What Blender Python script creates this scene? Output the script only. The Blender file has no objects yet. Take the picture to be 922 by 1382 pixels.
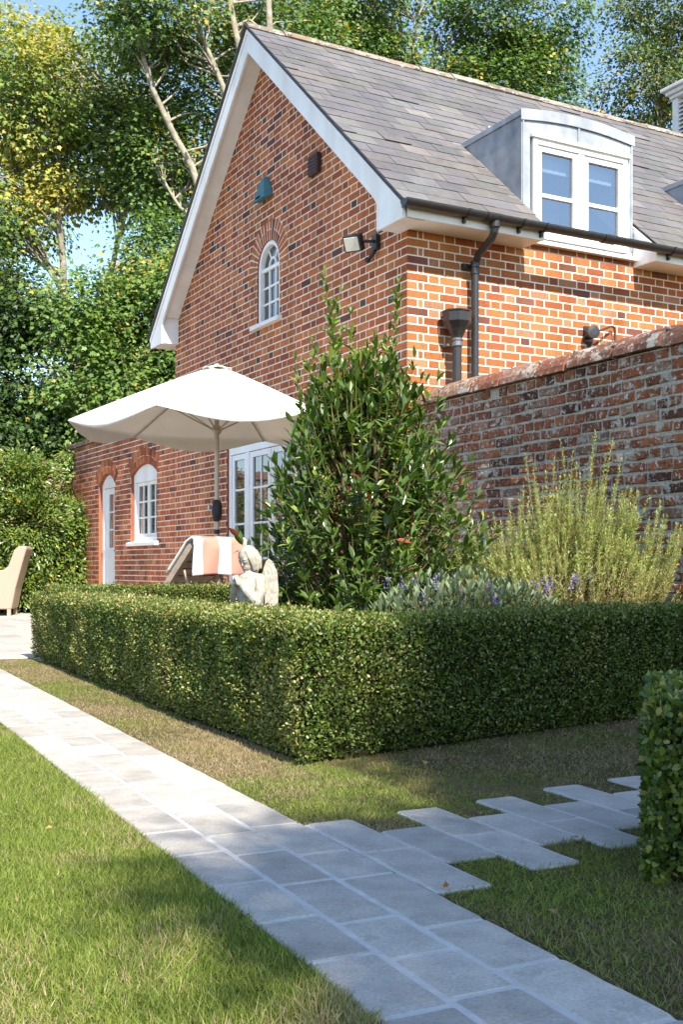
import bpy, math, random
import numpy as np
from mathutils import Vector, Matrix, noise as mnoise

sc = bpy.context.scene
COL = sc.collection
rng = np.random.default_rng(7)
random.seed(7)
PI = math.pi

# ------------------------------------------------------------------ helpers
def link(o, parent=None):
    COL.objects.link(o)
    if parent is not None:
        o.parent = parent
    return o

def tag(o, label=None, cat=None, group=None, kind=None):
    if label: o['label'] = label
    if cat: o['category'] = cat
    if group: o['group'] = group
    if kind: o['kind'] = kind
    return o

def thing(name, label, cat, loc=(0, 0, 0), rz=0.0, group=None):
    o = bpy.data.objects.new(name, None)
    o.empty_display_size = 0.2
    o.location = loc
    o.rotation_euler = (0, 0, rz)
    link(o)
    return tag(o, label, cat, group)

def copy_tree(o, parent=None):
    c = o.copy()
    COL.objects.link(c)
    if parent is not None:
        c.parent = parent
    for ch in list(o.children):
        copy_tree(ch, c)
    return c

class MB:
    """collects polygons with a material slot and a tint per face"""
    def __init__(s):
        s.v = []; s.f = []; s.m = []; s.t = []
    def add(s, verts, faces, mat=0, tint=(1, 1, 1)):
        b = len(s.v)
        s.v.extend([tuple(p) for p in verts])
        for f in faces:
            s.f.append(tuple(i + b for i in f)); s.m.append(mat); s.t.append(tint)
    def box(s, a, b, mat=0, tint=(1, 1, 1), M=None):
        x0, y0, z0 = a; x1, y1, z1 = b
        v = [(x0,y0,z0),(x1,y0,z0),(x1,y1,z0),(x0,y1,z0),(x0,y0,z1),(x1,y0,z1),(x1,y1,z1),(x0,y1,z1)]
        if M is not None: v = [tuple(M @ Vector(p)) for p in v]
        s.add(v, [(3,2,1,0),(4,5,6,7),(0,1,5,4),(1,2,6,5),(2,3,7,6),(3,0,4,7)], mat, tint)
    def prism(s, poly, fn, a, b, mat=0, tint=(1, 1, 1)):
        """poly: 2D points; fn(u,v,w) -> 3D; extruded from w=a to w=b"""
        n = len(poly)
        v = [fn(p[0], p[1], a) for p in poly] + [fn(p[0], p[1], b) for p in poly]
        f = [tuple(range(n))[::-1], tuple(range(n, 2*n))]
        f += [(i, (i+1) % n, n+(i+1) % n, n+i) for i in range(n)]
        s.add(v, f, mat, tint)
    def strip(s, inner, outer, fn, a, b, mat=0, tint=(1, 1, 1), closed=False):
        """solid band between two 2D polylines, extruded a..b"""
        n = len(inner)
        v = [fn(p[0], p[1], a) for p in inner] + [fn(p[0], p[1], a) for p in outer]
        v += [fn(p[0], p[1], b) for p in inner] + [fn(p[0], p[1], b) for p in outer]
        f = []
        rng_ = range(n) if closed else range(n-1)
        for i in rng_:
            j = (i+1) % n
            f += [(i, j, n+j, n+i), (2*n+i, 3*n+i, 3*n+j, 2*n+j), (i, 2*n+i, 2*n+j, j), (n+i, n+j, 3*n+j, 3*n+i)]
        if not closed:
            f += [(0, n, 3*n, 2*n), (n-1, 3*n-1, 4*n-1, 2*n-1)]
        s.add(v, f, mat, tint)
    def tube(s, pts, rad, sides=8, mat=0, tint=(1, 1, 1), cap=True):
        pts = [Vector(p) for p in pts]
        n = len(pts)
        if not hasattr(rad, '__len__'): rad = [rad]*n
        v = []; prev = None
        for i, p in enumerate(pts):
            d = (pts[min(i+1, n-1)] - pts[max(i-1, 0)])
            d = d.normalized() if d.length > 1e-9 else Vector((0, 0, 1))
            if prev is None:
                a = d.orthogonal().normalized()
            else:
                a = prev - d*prev.dot(d)
                a = a.normalized() if a.length > 1e-6 else d.orthogonal().normalized()
            prev = a
            b = d.cross(a)
            for k in range(sides):
                an = 2*PI*k/sides
                v.append(p + (a*math.cos(an) + b*math.sin(an))*rad[i])
        f = []
        for i in range(n-1):
            for k in range(sides):
                k2 = (k+1) % sides
                f.append((i*sides+k, i*sides+k2, (i+1)*sides+k2, (i+1)*sides+k))
        if cap:
            f.append(tuple(range(sides))[::-1]); f.append(tuple((n-1)*sides+k for k in range(sides)))
        s.add(v, f, mat, tint)
    def lathe(s, prof, c=(0, 0, 0), sides=16, mat=0, tint=(1, 1, 1), M=None, rot=0.0):
        v = []
        for r, z in prof:
            for k in range(sides):
                a = 2*PI*k/sides + rot
                p = Vector((r*math.cos(a), r*math.sin(a), z))
                if M is not None: p = M @ p
                v.append(p + Vector(c))
        n = len(prof); f = []
        for i in range(n-1):
            for k in range(sides):
                k2 = (k+1) % sides
                f.append((i*sides+k, i*sides+k2, (i+1)*sides+k2, (i+1)*sides+k))
        f.append(tuple(range(sides))[::-1]); f.append(tuple((n-1)*sides+k for k in range(sides)))
        s.add(v, f, mat, tint)
    def ball(s, c, r, mat=0, seg=12, rings=8, M=None, tint=(1, 1, 1)):
        if not hasattr(r, '__len__'): r = (r, r, r)
        v = []
        for i in range(rings+1):
            th = PI*i/rings
            for k in range(seg):
                a = 2*PI*k/seg
                p = Vector((r[0]*math.sin(th)*math.cos(a), r[1]*math.sin(th)*math.sin(a), r[2]*math.cos(th)))
                if M is not None: p = M @ p
                v.append(p + Vector(c))
        f = []
        for i in range(rings):
            for k in range(seg):
                k2 = (k+1) % seg
                f.append((i*seg+k, (i+1)*seg+k, (i+1)*seg+k2, i*seg+k2))
        s.add(v, f, mat, tint)
    def build(s, name, mats, parent=None, smooth=False, bevel=0.0, seg=2):
        me = bpy.data.meshes.new(name)
        me.from_pydata(s.v, [], s.f)
        if not isinstance(mats, (list, tuple)): mats = [mats]
        for m in mats: me.materials.append(m)
        me.polygons.foreach_set('material_index', s.m)
        at = me.attributes.new('tint', 'FLOAT_COLOR', 'FACE')
        at.data.foreach_set('color', np.c_[np.array(s.t, dtype=np.float32), np.ones(len(s.t), dtype=np.float32)].ravel())
        if smooth: me.polygons.foreach_set('use_smooth', [True]*len(s.f))
        me.update()
        o = bpy.data.objects.new(name, me)
        link(o, parent)
        if bevel > 0:
            md = o.modifiers.new('bevel', 'BEVEL'); md.width = bevel; md.segments = seg
            md.limit_method = 'ANGLE'; md.angle_limit = math.radians(40)
        return o

def np_mesh(name, verts, sizes, idx, tint, mat, parent=None, smooth=False):
    """fast mesh: verts (N,3), polygon sizes (M), flat loop indices, tint (M,3)"""
    me = bpy.data.meshes.new(name)
    me.vertices.add(len(verts)); me.vertices.foreach_set('co', np.ascontiguousarray(verts, dtype=np.float32).ravel())
    me.loops.add(len(idx)); me.loops.foreach_set('vertex_index', np.ascontiguousarray(idx, dtype=np.int32))
    me.polygons.add(len(sizes))
    st = np.concatenate([[0], np.cumsum(sizes)[:-1]]).astype(np.int32)
    me.polygons.foreach_set('loop_start', st)
    if smooth: me.polygons.foreach_set('use_smooth', np.ones(len(sizes), dtype=bool))
    me.update(calc_edges=True)
    at = me.attributes.new('tint', 'FLOAT_COLOR', 'FACE')
    at.data.foreach_set('color', np.c_[tint, np.ones(len(tint))].astype(np.float32).ravel())
    me.materials.append(mat)
    o = bpy.data.objects.new(name, me)
    return link(o, parent)

def unit(a):
    return a/np.maximum(np.linalg.norm(a, axis=-1, keepdims=True), 1e-9)

# leaf outlines: (t along, w across), faces
OVAL = (np.array([(0,0),(.3,.42),(.68,.46),(1,0),(.68,-.46),(.3,-.42)]), [(0,1,2,3,4,5)])
FOLD = (np.array([(0,0),(.28,.40),(.65,.42),(1,0),(.65,-.42),(.28,-.40),(.5,0)]), [(0,6,3,2,1),(0,5,4,3,6)])
BLADE = (np.array([(0,.5),(.5,.4),(1,0),(.5,-.4),(0,-.5)]), [(0,1,2,3,4)])
MAPLE = (np.array([(0,0),(.12,.36),(.34,.30),(.52,.55),(.66,.2),(1,0),(.66,-.2),(.52,-.55),(.34,-.30),(.12,-.36)]), [(0,1,2,3,4,5,6,7,8,9)])

def leaves(name, pos, axis, nrm, length, width, tint, mat, parent=None, shape=OVAL, fold=0.25, droop=0.0):
    T, F = shape
    n = len(pos); k = len(T)
    axis = unit(axis); side = unit(np.cross(nrm, axis)); nrm = unit(np.cross(axis, side))
    L = np.broadcast_to(length, (n,))[:, None, None]; Wd = np.broadcast_to(width, (n,))[:, None, None]
    t = T[None, :, 0, None]; w = T[None, :, 1, None]
    V = pos[:, None, :] + axis[:, None, :]*t*L + side[:, None, :]*w*Wd \
        + nrm[:, None, :]*(np.abs(w)*Wd*fold - t*t*L*droop)
    V = V.reshape(-1, 3)
    base = np.array([i for f in F for i in f])
    idx = (np.arange(n)[:, None]*k + base[None, :]).ravel()
    sizes = np.tile([len(f) for f in F], n)
    tt = np.repeat(tint, len(F), axis=0)
    return np_mesh(name, V, sizes, idx, tt, mat, parent)

def rnd_dirs(n):
    return unit(rng.normal(size=(n, 3)))

_ng = {}
def vnoise(x, y, seed=0):
    if seed not in _ng: _ng[seed] = np.random.default_rng(100+seed).random((64, 64))
    g = _ng[seed]
    xi = np.floor(x).astype(int); yi = np.floor(y).astype(int)
    fx = x-xi; fy = y-yi; fx = fx*fx*(3-2*fx); fy = fy*fy*(3-2*fy)
    a = g[xi % 64, yi % 64]; b = g[(xi+1) % 64, yi % 64]; c = g[xi % 64, (yi+1) % 64]; d = g[(xi+1) % 64, (yi+1) % 64]
    return (a*(1-fx)+b*fx)*(1-fy)+(c*(1-fx)+d*fx)*fy

def mix(a, b, t):
    a = np.asarray(a, float); b = np.asarray(b, float); t = np.asarray(t)[..., None]
    return a*(1-t)+b*t

# ------------------------------------------------------------------ materials
def newmat(name):
    m = bpy.data.materials.new(name); m.use_nodes = True
    nt = m.node_tree; p = nt.nodes['Principled BSDF']
    return m, nt, p

def nz(nt, scale, detail=4, rough=0.6, vec=None, w=None):
    n = nt.nodes.new('ShaderNodeTexNoise'); n.inputs['Scale'].default_value = scale
    n.inputs['Detail'].default_value = detail; n.inputs['Roughness'].default_value = rough
    if vec is not None: nt.links.new(vec, n.inputs['Vector'])
    return n

def ramp(nt, fac, stops):
    r = nt.nodes.new('ShaderNodeValToRGB'); cr = r.color_ramp
    while len(cr.elements) < len(stops): cr.elements.new(0.5)
    for e, (p, c) in zip(cr.elements, stops):
        e.position = p; e.color = (*c, 1) if len(c) == 3 else c
    nt.links.new(fac, r.inputs[0]); return r

def mixc(nt, fac, a, b, mode='MIX'):
    m = nt.nodes.new('ShaderNodeMix'); m.data_type = 'RGBA'; m.blend_type = mode
    for sock, v in ((m.inputs[0], fac), (m.inputs[6], a), (m.inputs[7], b)):
        if hasattr(v, 'links'): nt.links.new(v, sock)
        elif isinstance(v, (int, float)): sock.default_value = v
        else: sock.default_value = (*v, 1)
    return m.outputs[2]

def objcoord(nt):
    t = nt.nodes.new('ShaderNodeTexCoord'); return t.outputs['Object']

def bump(nt, p, h, strength=0.3, dist=0.01):
    b = nt.nodes.new('ShaderNodeBump'); b.inputs['Strength'].default_value = strength; b.inputs['Distance'].default_value = dist
    nt.links.new(h, b.inputs['Height']); nt.links.new(b.outputs[0], p.inputs['Normal'])

def attr(nt, name='tint'):
    a = nt.nodes.new('ShaderNodeAttribute'); a.attribute_name = name; return a.outputs['Color']

def mat_tint(name, rough=0.8, nscale=40, namt=0.35, bumps=0.3, bdist=0.004, spec=0.3, nscale2=None, spots=None):
    """per-piece tint, broken up by procedural mottling; spots=(scale, threshold, colour) adds lichen-like marks"""
    m, nt, p = newmat(name)
    oc = objcoord(nt); n = nz(nt, nscale, 6, 0.65, oc)
    r = ramp(nt, n.outputs['Fac'], [(0.25, (1-namt,)*3), (0.75, (1+namt*0.6,)*3)])
    c = mixc(nt, 1.0, attr(nt), r.outputs[0], 'MULTIPLY')
    if nscale2:
        n2 = nz(nt, nscale2, 4, 0.6, oc)
        r2 = ramp(nt, n2.outputs['Fac'], [(0.3, (0.78, 0.76, 0.74)), (0.7, (1.12, 1.08, 1.05))])
        c = mixc(nt, 1.0, c, r2.outputs[0], 'MULTIPLY')
    if spots:
        for (s_, th, colr) in spots:
            n3 = nz(nt, s_, 5, 0.7, oc)
            r3 = ramp(nt, n3.outputs['Fac'], [(th, (0, 0, 0)), (th+0.05, (1, 1, 1))])
            c = mixc(nt, r3.outputs[0], c, colr)
    nt.links.new(c, p.inputs['Base Color']); p.inputs['Roughness'].default_value = rough
    p.inputs['Specular IOR Level'].default_value = spec
    if bumps: bump(nt, p, n.outputs['Fac'], bumps, bdist)
    return m

def streaks(m, lo=.80):
    nt = m.node_tree; p = nt.nodes['Principled BSDF']; src = p.inputs['Base Color'].links[0].from_socket
    mp = nt.nodes.new('ShaderNodeMapping'); mp.inputs['Scale'].default_value = (3.2, 3.2, .30); nt.links.new(objcoord(nt), mp.inputs['Vector'])
    n = nz(nt, 1.0, 5, .6, mp.outputs[0]); r = ramp(nt, n.outputs['Fac'], [(.34, (lo, lo*.97, lo*.94)), (.56, (1, 1, 1)), (.75, (1.05, 1.04, 1.02))])
    nt.links.new(mixc(nt, 1.0, src, r.outputs[0], 'MULTIPLY'), p.inputs['Base Color'])

def mat_plain(name, col, rough=0.5, spec=0.5, metal=0.0, nscale=18, namt=0.10, bumps=0.0, bdist=0.002, stain=None):
    m, nt, p = newmat(name)
    oc = objcoord(nt); n = nz(nt, nscale, 5, 0.6, oc)
    lo = tuple(x*(1-namt) for x in col); hi = tuple(min(1, x*(1+namt)) for x in col)
    r = ramp(nt, n.outputs['Fac'], [(0.3, lo), (0.7, hi)]); c = r.outputs[0]
    if stain:
        n2 = nz(nt, stain[0], 5, 0.7, oc)
        r2 = ramp(nt, n2.outputs['Fac'], [(stain[1], (0, 0, 0)), (stain[1]+0.15, (1, 1, 1))])
        c = mixc(nt, r2.outputs[0], c, stain[2])
    nt.links.new(c, p.inputs['Base Color'])
    p.inputs['Roughness'].default_value = rough; p.inputs['Metallic'].default_value = metal
    p.inputs['Specular IOR Level'].default_value = spec
    if bumps: bump(nt, p, n.outputs['Fac'], bumps, bdist)
    return m

def mat_leaf(name, rough=0.45, spec=0.5, trans=0.3, tcol=(1.5, 1.7, 0.5)):
    m, nt, p = newmat(name)
    a = attr(nt)
    nt.links.new(a, p.inputs['Base Color']); p.inputs['Roughness'].default_value = rough
    p.inputs['Specular IOR Level'].default_value = spec
    t = nt.nodes.new('ShaderNodeBsdfTranslucent')
    c = mixc(nt, 1.0, a, tcol, 'MULTIPLY'); nt.links.new(c, t.inputs['Color'])
    mx = nt.nodes.new('ShaderNodeMixShader'); mx.inputs[0].default_value = trans
    nt.links.new(p.outputs[0], mx.inputs[1]); nt.links.new(t.outputs[0], mx.inputs[2])
    nt.links.new(mx.outputs[0], nt.nodes['Material Output'].inputs['Surface'])
    return m

M = {}
M['brick'] = mat_tint('house_brick', 0.85, 60, 0.35, 0.5, 0.004, 0.2, 2.2)
M['oldbrick'] = mat_tint('old_brick', 0.92, 45, 0.5, 0.9, 0.008, 0.15, 3.0,
                         spots=[(12, 0.60, (0.055, 0.042, 0.036)), (5.5, 0.555, (0.44, 0.39, 0.32)), (17, 0.57, (0.36, 0.32, 0.25)), (30, 0.585, (0.60, 0.58, 0.53))])
M['mortar'] = mat_plain('lime_mortar', (0.76, 0.70, 0.60), 0.95, 0.1, nscale=70, namt=0.15, bumps=0.4, bdist=0.004, stain=(3, 0.62, (0.48, 0.42, 0.34)))
M['oldmortar'] = mat_plain('weathered_mortar', (0.42, 0.385, 0.31), 0.95, 0.1, nscale=50, namt=0.4, bumps=0.8, bdist=0.01, stain=(9, 0.58, (0.52, 0.51, 0.47)))
M['slate'] = mat_tint('slate', 0.62, 14, 0.22, 0.25, 0.004, 0.35, 1.2, spots=[(18, 0.70, (0.34, 0.32, 0.25))])
M['ridge'] = mat_tint('ridge_tile', 0.9, 14, 0.4, 0.8, 0.012, 0.15, 3, spots=[(12, 0.58, (0.45, 0.43, 0.34)), (20, 0.63, (0.30, 0.15, 0.05))])
M['coping'] = mat_tint('terracotta_coping', 0.9, 30, 0.5, 0.9, 0.012, 0.15, 4, spots=[(6, 0.55, (0.40, 0.35, 0.29)), (11, 0.58, (0.10, 0.075, 0.055)), (30, 0.60, (0.50, 0.47, 0.41))])
M['white'] = mat_plain('white_paint', (0.80, 0.80, 0.78), 0.45, 0.4, nscale=6, namt=0.04)
M['sill'] = mat_plain('white_sill', (0.74, 0.72, 0.68), 0.6, 0.3, nscale=9, namt=0.08)
M['lead'] = mat_plain('lead_sheet', (0.34, 0.37, 0.41), 0.5, 0.5, 0.25, nscale=5, namt=0.25, bumps=0.15, bdist=0.01, stain=(7, 0.60, (0.52, 0.55, 0.58)))
M['black'] = mat_plain('black_iron', (0.022, 0.021, 0.021), 0.38, 0.5, nscale=30, namt=0.3, bumps=0.15, bdist=0.002)
M['collar'] = mat_plain('galvanised_collar', (0.16, 0.16, 0.16), 0.45, 0.5, 0.6, nscale=40, namt=0.2)
M['teal'] = mat_plain('teal_paint', (0.055, 0.17, 0.20), 0.6, 0.3, nscale=14, namt=0.15)
M['brown'] = mat_plain('brown_paint', (0.055, 0.030, 0.028), 0.6, 0.3, nscale=14, namt=0.2)
M['steel'] = mat_plain('brushed_steel', (0.55, 0.55, 0.55), 0.3, 0.5, 0.9)
M['lens'] = mat_plain('lamp_lens', (0.62, 0.60, 0.52), 0.15, 0.6, nscale=60, namt=0.1)
M['limestone'] = mat_tint('tumbled_limestone', 0.75, 130, 0.30, 0.5, 0.003, 0.25, 9,
                          spots=[(7, 0.60, (0.37, 0.345, 0.30)), (150, 0.635, (0.20, 0.185, 0.16)), (60, 0.655, (0.24, 0.225, 0.195)), (24, 0.70, (0.27, 0.25, 0.22))])
M['grout'] = mat_plain('pale_grout', (0.50, 0.485, 0.45), 0.9, 0.1, nscale=30, namt=0.10, bumps=0.4, bdist=0.004, stain=(2.2, 0.55, (0.33, 0.29, 0.23)))
M['soil'] = mat_plain('soil', (0.075, 0.05, 0.032), 0.95, 0.1, nscale=12, namt=0.4, bumps=0.8, bdist=0.02)
M['bark'] = mat_plain('pale_bark', (0.27, 0.24, 0.18), 0.9, 0.1, nscale=7, namt=0.4, bumps=0.7, bdist=0.03, stain=(4, 0.6, (0.12, 0.11, 0.07)))
M['twig'] = mat_plain('brown_twig', (0.11, 0.075, 0.045), 0.9, 0.1, nscale=20, namt=0.3)
M['drytwig'] = mat_plain('dry_twig', (0.30, 0.20, 0.11), 0.9, 0.1, nscale=20, namt=0.3)
M['greenstem'] = mat_plain('green_stem', (0.14, 0.13, 0.04), 0.7, 0.3, nscale=20, namt=0.3)
M['hedgecore'] = mat_plain('shaded_hedge_core', (0.035, 0.032, 0.016), 0.95, 0.05, nscale=60, namt=0.6, bumps=1.0, bdist=0.03)  # solid filler toned near black to stand in for shade between twigs
M['boxleaf'] = mat_leaf('box_leaf', 0.42, 0.4, 0.22)
M['bayleaf'] = mat_leaf('bay_leaf', 0.34, 0.55, 0.20, (1.4, 1.8, 0.35))
M['treeleaf'] = mat_leaf('sycamore_leaf', 0.5, 0.35, 0.24, (1.5, 1.7, 0.4))
M['herb'] = mat_leaf('herb_leaf', 0.65, 0.25, 0.25, (1.3, 1.4, 0.6))
M['grass'] = mat_leaf('grass_blade', 0.55, 0.3, 0.28, (1.3, 1.4, 0.5))
M['petal'] = mat_leaf('petal', 0.6, 0.2, 0.3, (1.2, 1.0, 1.4))
M['stone'] = mat_plain('weathered_stone', (0.36, 0.325, 0.265), 0.92, 0.1, nscale=45, namt=0.25, bumps=0.6, bdist=0.005, stain=(16, 0.56, (0.21, 0.19, 0.15)))
M['aluminium'] = mat_plain('champagne_metal', (0.42, 0.38, 0.31), 0.4, 0.5, 0.4)
M['plastic'] = mat_plain('black_plastic', (0.018, 0.018, 0.02), 0.5, 0.4)
M['teak'] = mat_plain('weathered_teak', (0.36, 0.28, 0.21), 0.8, 0.2, nscale=16, namt=0.25, bumps=0.3, bdist=0.003)
M['concrete'] = mat_plain('concrete', (0.42, 0.41, 0.39), 0.9, 0.15, nscale=16, namt=0.15)
M['dark'] = mat_plain('dark_void', (0.012, 0.012, 0.012), 0.9, 0.05)

for k_ in ('brick', 'mortar', 'white', 'oldbrick', 'lead'): streaks(M[k_], .90 if k_ == 'white' else .78)

def make_canvas():
    m, nt, p = newmat('cream_canvas')
    oc = objcoord(nt); n = nz(nt, 5, 4, 0.5, oc)
    r = ramp(nt, n.outputs['Fac'], [(0.3, (0.82, 0.80, 0.76)), (0.7, (0.88, 0.865, 0.83))])
    nt.links.new(r.outputs[0], p.inputs['Base Color']); p.inputs['Roughness'].default_value = 0.9
    p.inputs['Specular IOR Level'].default_value = 0.1
    t = nt.nodes.new('ShaderNodeBsdfTranslucent'); t.inputs['Color'].default_value = (0.78, 0.68, 0.56, 1)
    mx = nt.nodes.new('ShaderNodeMixShader'); mx.inputs[0].default_value = 0.22
    nt.links.new(p.outputs[0], mx.inputs[1]); nt.links.new(t.outputs[0], mx.inputs[2])
    nt.links.new(mx.outputs[0], nt.nodes['Material Output'].inputs['Surface'])
    bump(nt, p, nz(nt, 4.5, 5, 0.55, oc).outputs['Fac'], 0.35, 0.03)
    return m
M['canvas'] = make_canvas()

def make_wicker():
    m, nt, p = newmat('pale_wicker')
    oc = objcoord(nt)
    w1 = nt.nodes.new('ShaderNodeTexWave'); w1.wave_type = 'BANDS'; w1.bands_direction = 'Z'; w1.inputs['Scale'].default_value = 26
    w1.inputs['Distortion'].default_value = 1.5; nt.links.new(oc, w1.inputs['Vector'])
    w2 = nt.nodes.new('ShaderNodeTexWave'); w2.wave_type = 'BANDS'; w2.bands_direction = 'DIAGONAL'; w2.inputs['Scale'].default_value = 22
    w2.inputs['Distortion'].default_value = 1.5; nt.links.new(oc, w2.inputs['Vector'])
    f = mixc(nt, 0.5, w1.outputs['Color'], w2.outputs['Color'])
    r = ramp(nt, f, [(0.2, (0.24, 0.18, 0.125)), (0.7, (0.44, 0.35, 0.26))])
    nt.links.new(r.outputs[0], p.inputs['Base Color']); p.inputs['Roughness'].default_value = 0.7
    bump(nt, p, f, 0.6, 0.006)
    return m
M['wicker'] = make_wicker()

def make_towel():
    m, nt, p = newmat('striped_towel')
    n = nz(nt, 260, 3, 0.7, objcoord(nt))
    r = ramp(nt, n.outputs['Fac'], [(0.3, (0.9, 0.9, 0.9)), (0.7, (1.05, 1.05, 1.05))])
    c = mixc(nt, 1.0, attr(nt), r.outputs[0], 'MULTIPLY')
    nt.links.new(c, p.inputs['Base Color']); p.inputs['Roughness'].default_value = 0.95
    p.inputs['Specular IOR Level'].default_value = 0.05
    bump(nt, p, n.outputs['Fac'], 0.6, 0.003)
    return m
M['towel'] = make_towel()

def make_glass(name, base, ior=1.9):
    m, nt, p = newmat(name)
    oc = objcoord(nt); n = nz(nt, 3.0, 2, 0.5, oc)
    r = ramp(nt, n.outputs['Fac'], [(0.35, tuple(x*0.7 for x in base)), (0.65, base)])
    nt.links.new(r.outputs[0], p.inputs['Base Color']); p.inputs['Roughness'].default_value = 0.02
    p.inputs['IOR'].default_value = ior
    bump(nt, p, nz(nt, 1.4, 1, 0.4, oc).outputs['Fac'], 0.05, 0.02)
    return m
M['glass'] = make_glass('window_glass', (0.030, 0.032, 0.030), 2.2)
def make_clear():
    m, nt, p = newmat('dormer_glass')
    tr = nt.nodes.new('ShaderNodeBsdfTransparent'); tr.inputs[0].default_value = (.80, .86, .88, 1)
    gl = nt.nodes.new('ShaderNodeBsdfGlossy'); gl.inputs['Roughness'].default_value = .015
    lw_ = nt.nodes.new('ShaderNodeLayerWeight'); lw_.inputs[0].default_value = .5; fr = ramp(nt, lw_.outputs['Facing'], [(0.0, (.32,)*3), (.6, (.42,)*3), (1.0, (.9,)*3)])
    n = nz(nt, 1.6, 2, .5, objcoord(nt)); b = nt.nodes.new('ShaderNodeBump'); b.inputs['Strength'].default_value = .06; b.inputs['Distance'].default_value = .03
    nt.links.new(n.outputs['Fac'], b.inputs['Height']); nt.links.new(b.outputs[0], gl.inputs['Normal'])
    mx = nt.nodes.new('ShaderNodeMixShader'); nt.links.new(fr.outputs[0], mx.inputs[0]); nt.links.new(tr.outputs[0], mx.inputs[1]); nt.links.new(gl.outputs[0], mx.inputs[2])
    nt.links.new(mx.outputs[0], nt.nodes['Material Output'].inputs['Surface']); return m
M['skyglass'] = make_clear()
M['room'] = mat_plain('blue_grey_room', (0.34, 0.40, 0.43), 0.9, 0.1, nscale=2, namt=0.2)
M['blind'] = mat_plain('pale_roman_blind', (0.26, 0.31, 0.34), 0.9, 0.1, nscale=5, namt=0.08)

def make_ground():
    m, nt, p = newmat('lawn_ground')
    oc = objcoord(nt)
    n1 = nz(nt, 1.5, 6, 0.65, oc); n2 = nz(nt, 40, 5, 0.7, oc)
    r1 = ramp(nt, n1.outputs['Fac'], [(0.35, (0.07, 0.08, 0.028)), (0.5, (0.12, 0.10, 0.045)), (0.65, (0.19, 0.14, 0.08))])
    r2 = ramp(nt, n2.outputs['Fac'], [(0.3, (0.45, 0.42, 0.38)), (0.7, (1.15, 1.1, 1.05))])
    c = mixc(nt, 1.0, r1.outputs[0], r2.outputs[0], 'MULTIPLY')
    nt.links.new(c, p.inputs['Base Color']); p.inputs['Roughness'].default_value = 0.95
    p.inputs['Specular IOR Level'].default_value = 0.1
    bump(nt, p, n2.outputs['Fac'], 0.8, 0.02)
    return m
M['ground'] = make_ground()

# ------------------------------------------------------------------ site frames
UV = np.array([-0.4801, 0.8772]); RV = np.array([0.8772, 0.4801]); CORNER = np.array([0.5755, 9.7])
HROT = math.atan2(RV[1], RV[0])
ZB = -0.05                                    # house footings sit 5 cm below the lawn
PV = np.array([-0.43598, 0.89996]); QV = np.array([0.89996, 0.43598])   # along / across the path
PROT = math.atan2(QV[1], QV[0])
K = 0.9375
def pq(p, q):                                  # path frame -> world
    return np.asarray(p)[..., None]*PV + np.asarray(q)[..., None]*QV
def house(s, t):                               # house frame -> world
    return CORNER + RV*s + UV*t

# ------------------------------------------------------------------ brickwork
def clip_poly(poly, a, b, c):
    """keep a*x+b*y<=c"""
    out = []
    n = len(poly)
    for i in range(n):
        p = poly[i]; q = poly[(i+1) % n]
        dp = a*p[0]+b*p[1]-c; dq = a*q[0]+b*q[1]-c
        if dp <= 0: out.append(p)
        if (dp < 0 < dq) or (dq < 0 < dp):
            k = dp/(dp-dq); out.append((p[0]+(q[0]-p[0])*k, p[1]+(q[1]-p[1])*k))
    return out

def area(poly):
    return 0.5*abs(sum(poly[i][0]*poly[(i+1) % len(poly)][1]-poly[(i+1) % len(poly)][0]*poly[i][1] for i in range(len(poly))))

def add_brick(mb, poly, fn, d, tint, jit=0.0, mat=0):
    n = len(poly)
    cx = sum(p[0] for p in poly)/n; cy = sum(p[1] for p in poly)/n
    i_ = min(0.0035, d*.7) + jit*0.5
    if jit: poly = [(p[0]+random.uniform(-jit, jit), p[1]+random.uniform(-jit, jit)) for p in poly]
    ins = [(p[0]-math.copysign(min(i_, abs(p[0]-cx)*.5), p[0]-cx), p[1]-math.copysign(min(i_, abs(p[1]-cy)*.5), p[1]-cy)) for p in poly]
    dj = [random.uniform(-jit, jit)*0.5 for _ in poly] if jit else [0]*n
    v = [fn(p[0], p[1], 0.0) for p in poly] + [fn(p[0], p[1], d*0.55) for p in poly] + [fn(p[0], p[1], d+e) for p, e in zip(ins, dj)]
    f = [tuple(2*n+i for i in range(n))]
    for i in range(n):
        j = (i+1) % n
        f += [(i, j, n+j, n+i), (n+i, n+j, 2*n+j, 2*n+i)]
    mb.add(v, f, mat, tint)

def bond_rows(bond, w0, w1, row, rr):
    """brick runs (start, end, is_header) of one course"""
    out = []
    if bond == 'flemish':
        S, Hd = .225, .1125
        x = w0
        if row % 2 == 0: seq = [S, Hd]; k = 0
        else:
            out.append((x, x+Hd, True)); x += Hd
            out.append((x, x+Hd/2, True)); x += Hd/2
            seq = [S, Hd]; k = 0
        while x < w1:
            L = seq[k % 2]; out.append((x, min(x+L, w1), L < .2)); x += L; k += 1
    else:
        x = w0 - rr.random()*0.22
        if row % 4 == 3: pat = lambda: .115
        else: pat = lambda: .225 if rr.random() < .8 else .115
        while x < w1:
            L = pat()*rr.uniform(.95, 1.05); out.append((max(x, w0), min(x+L, w1), L < .16)); x += L
    return out

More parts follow.
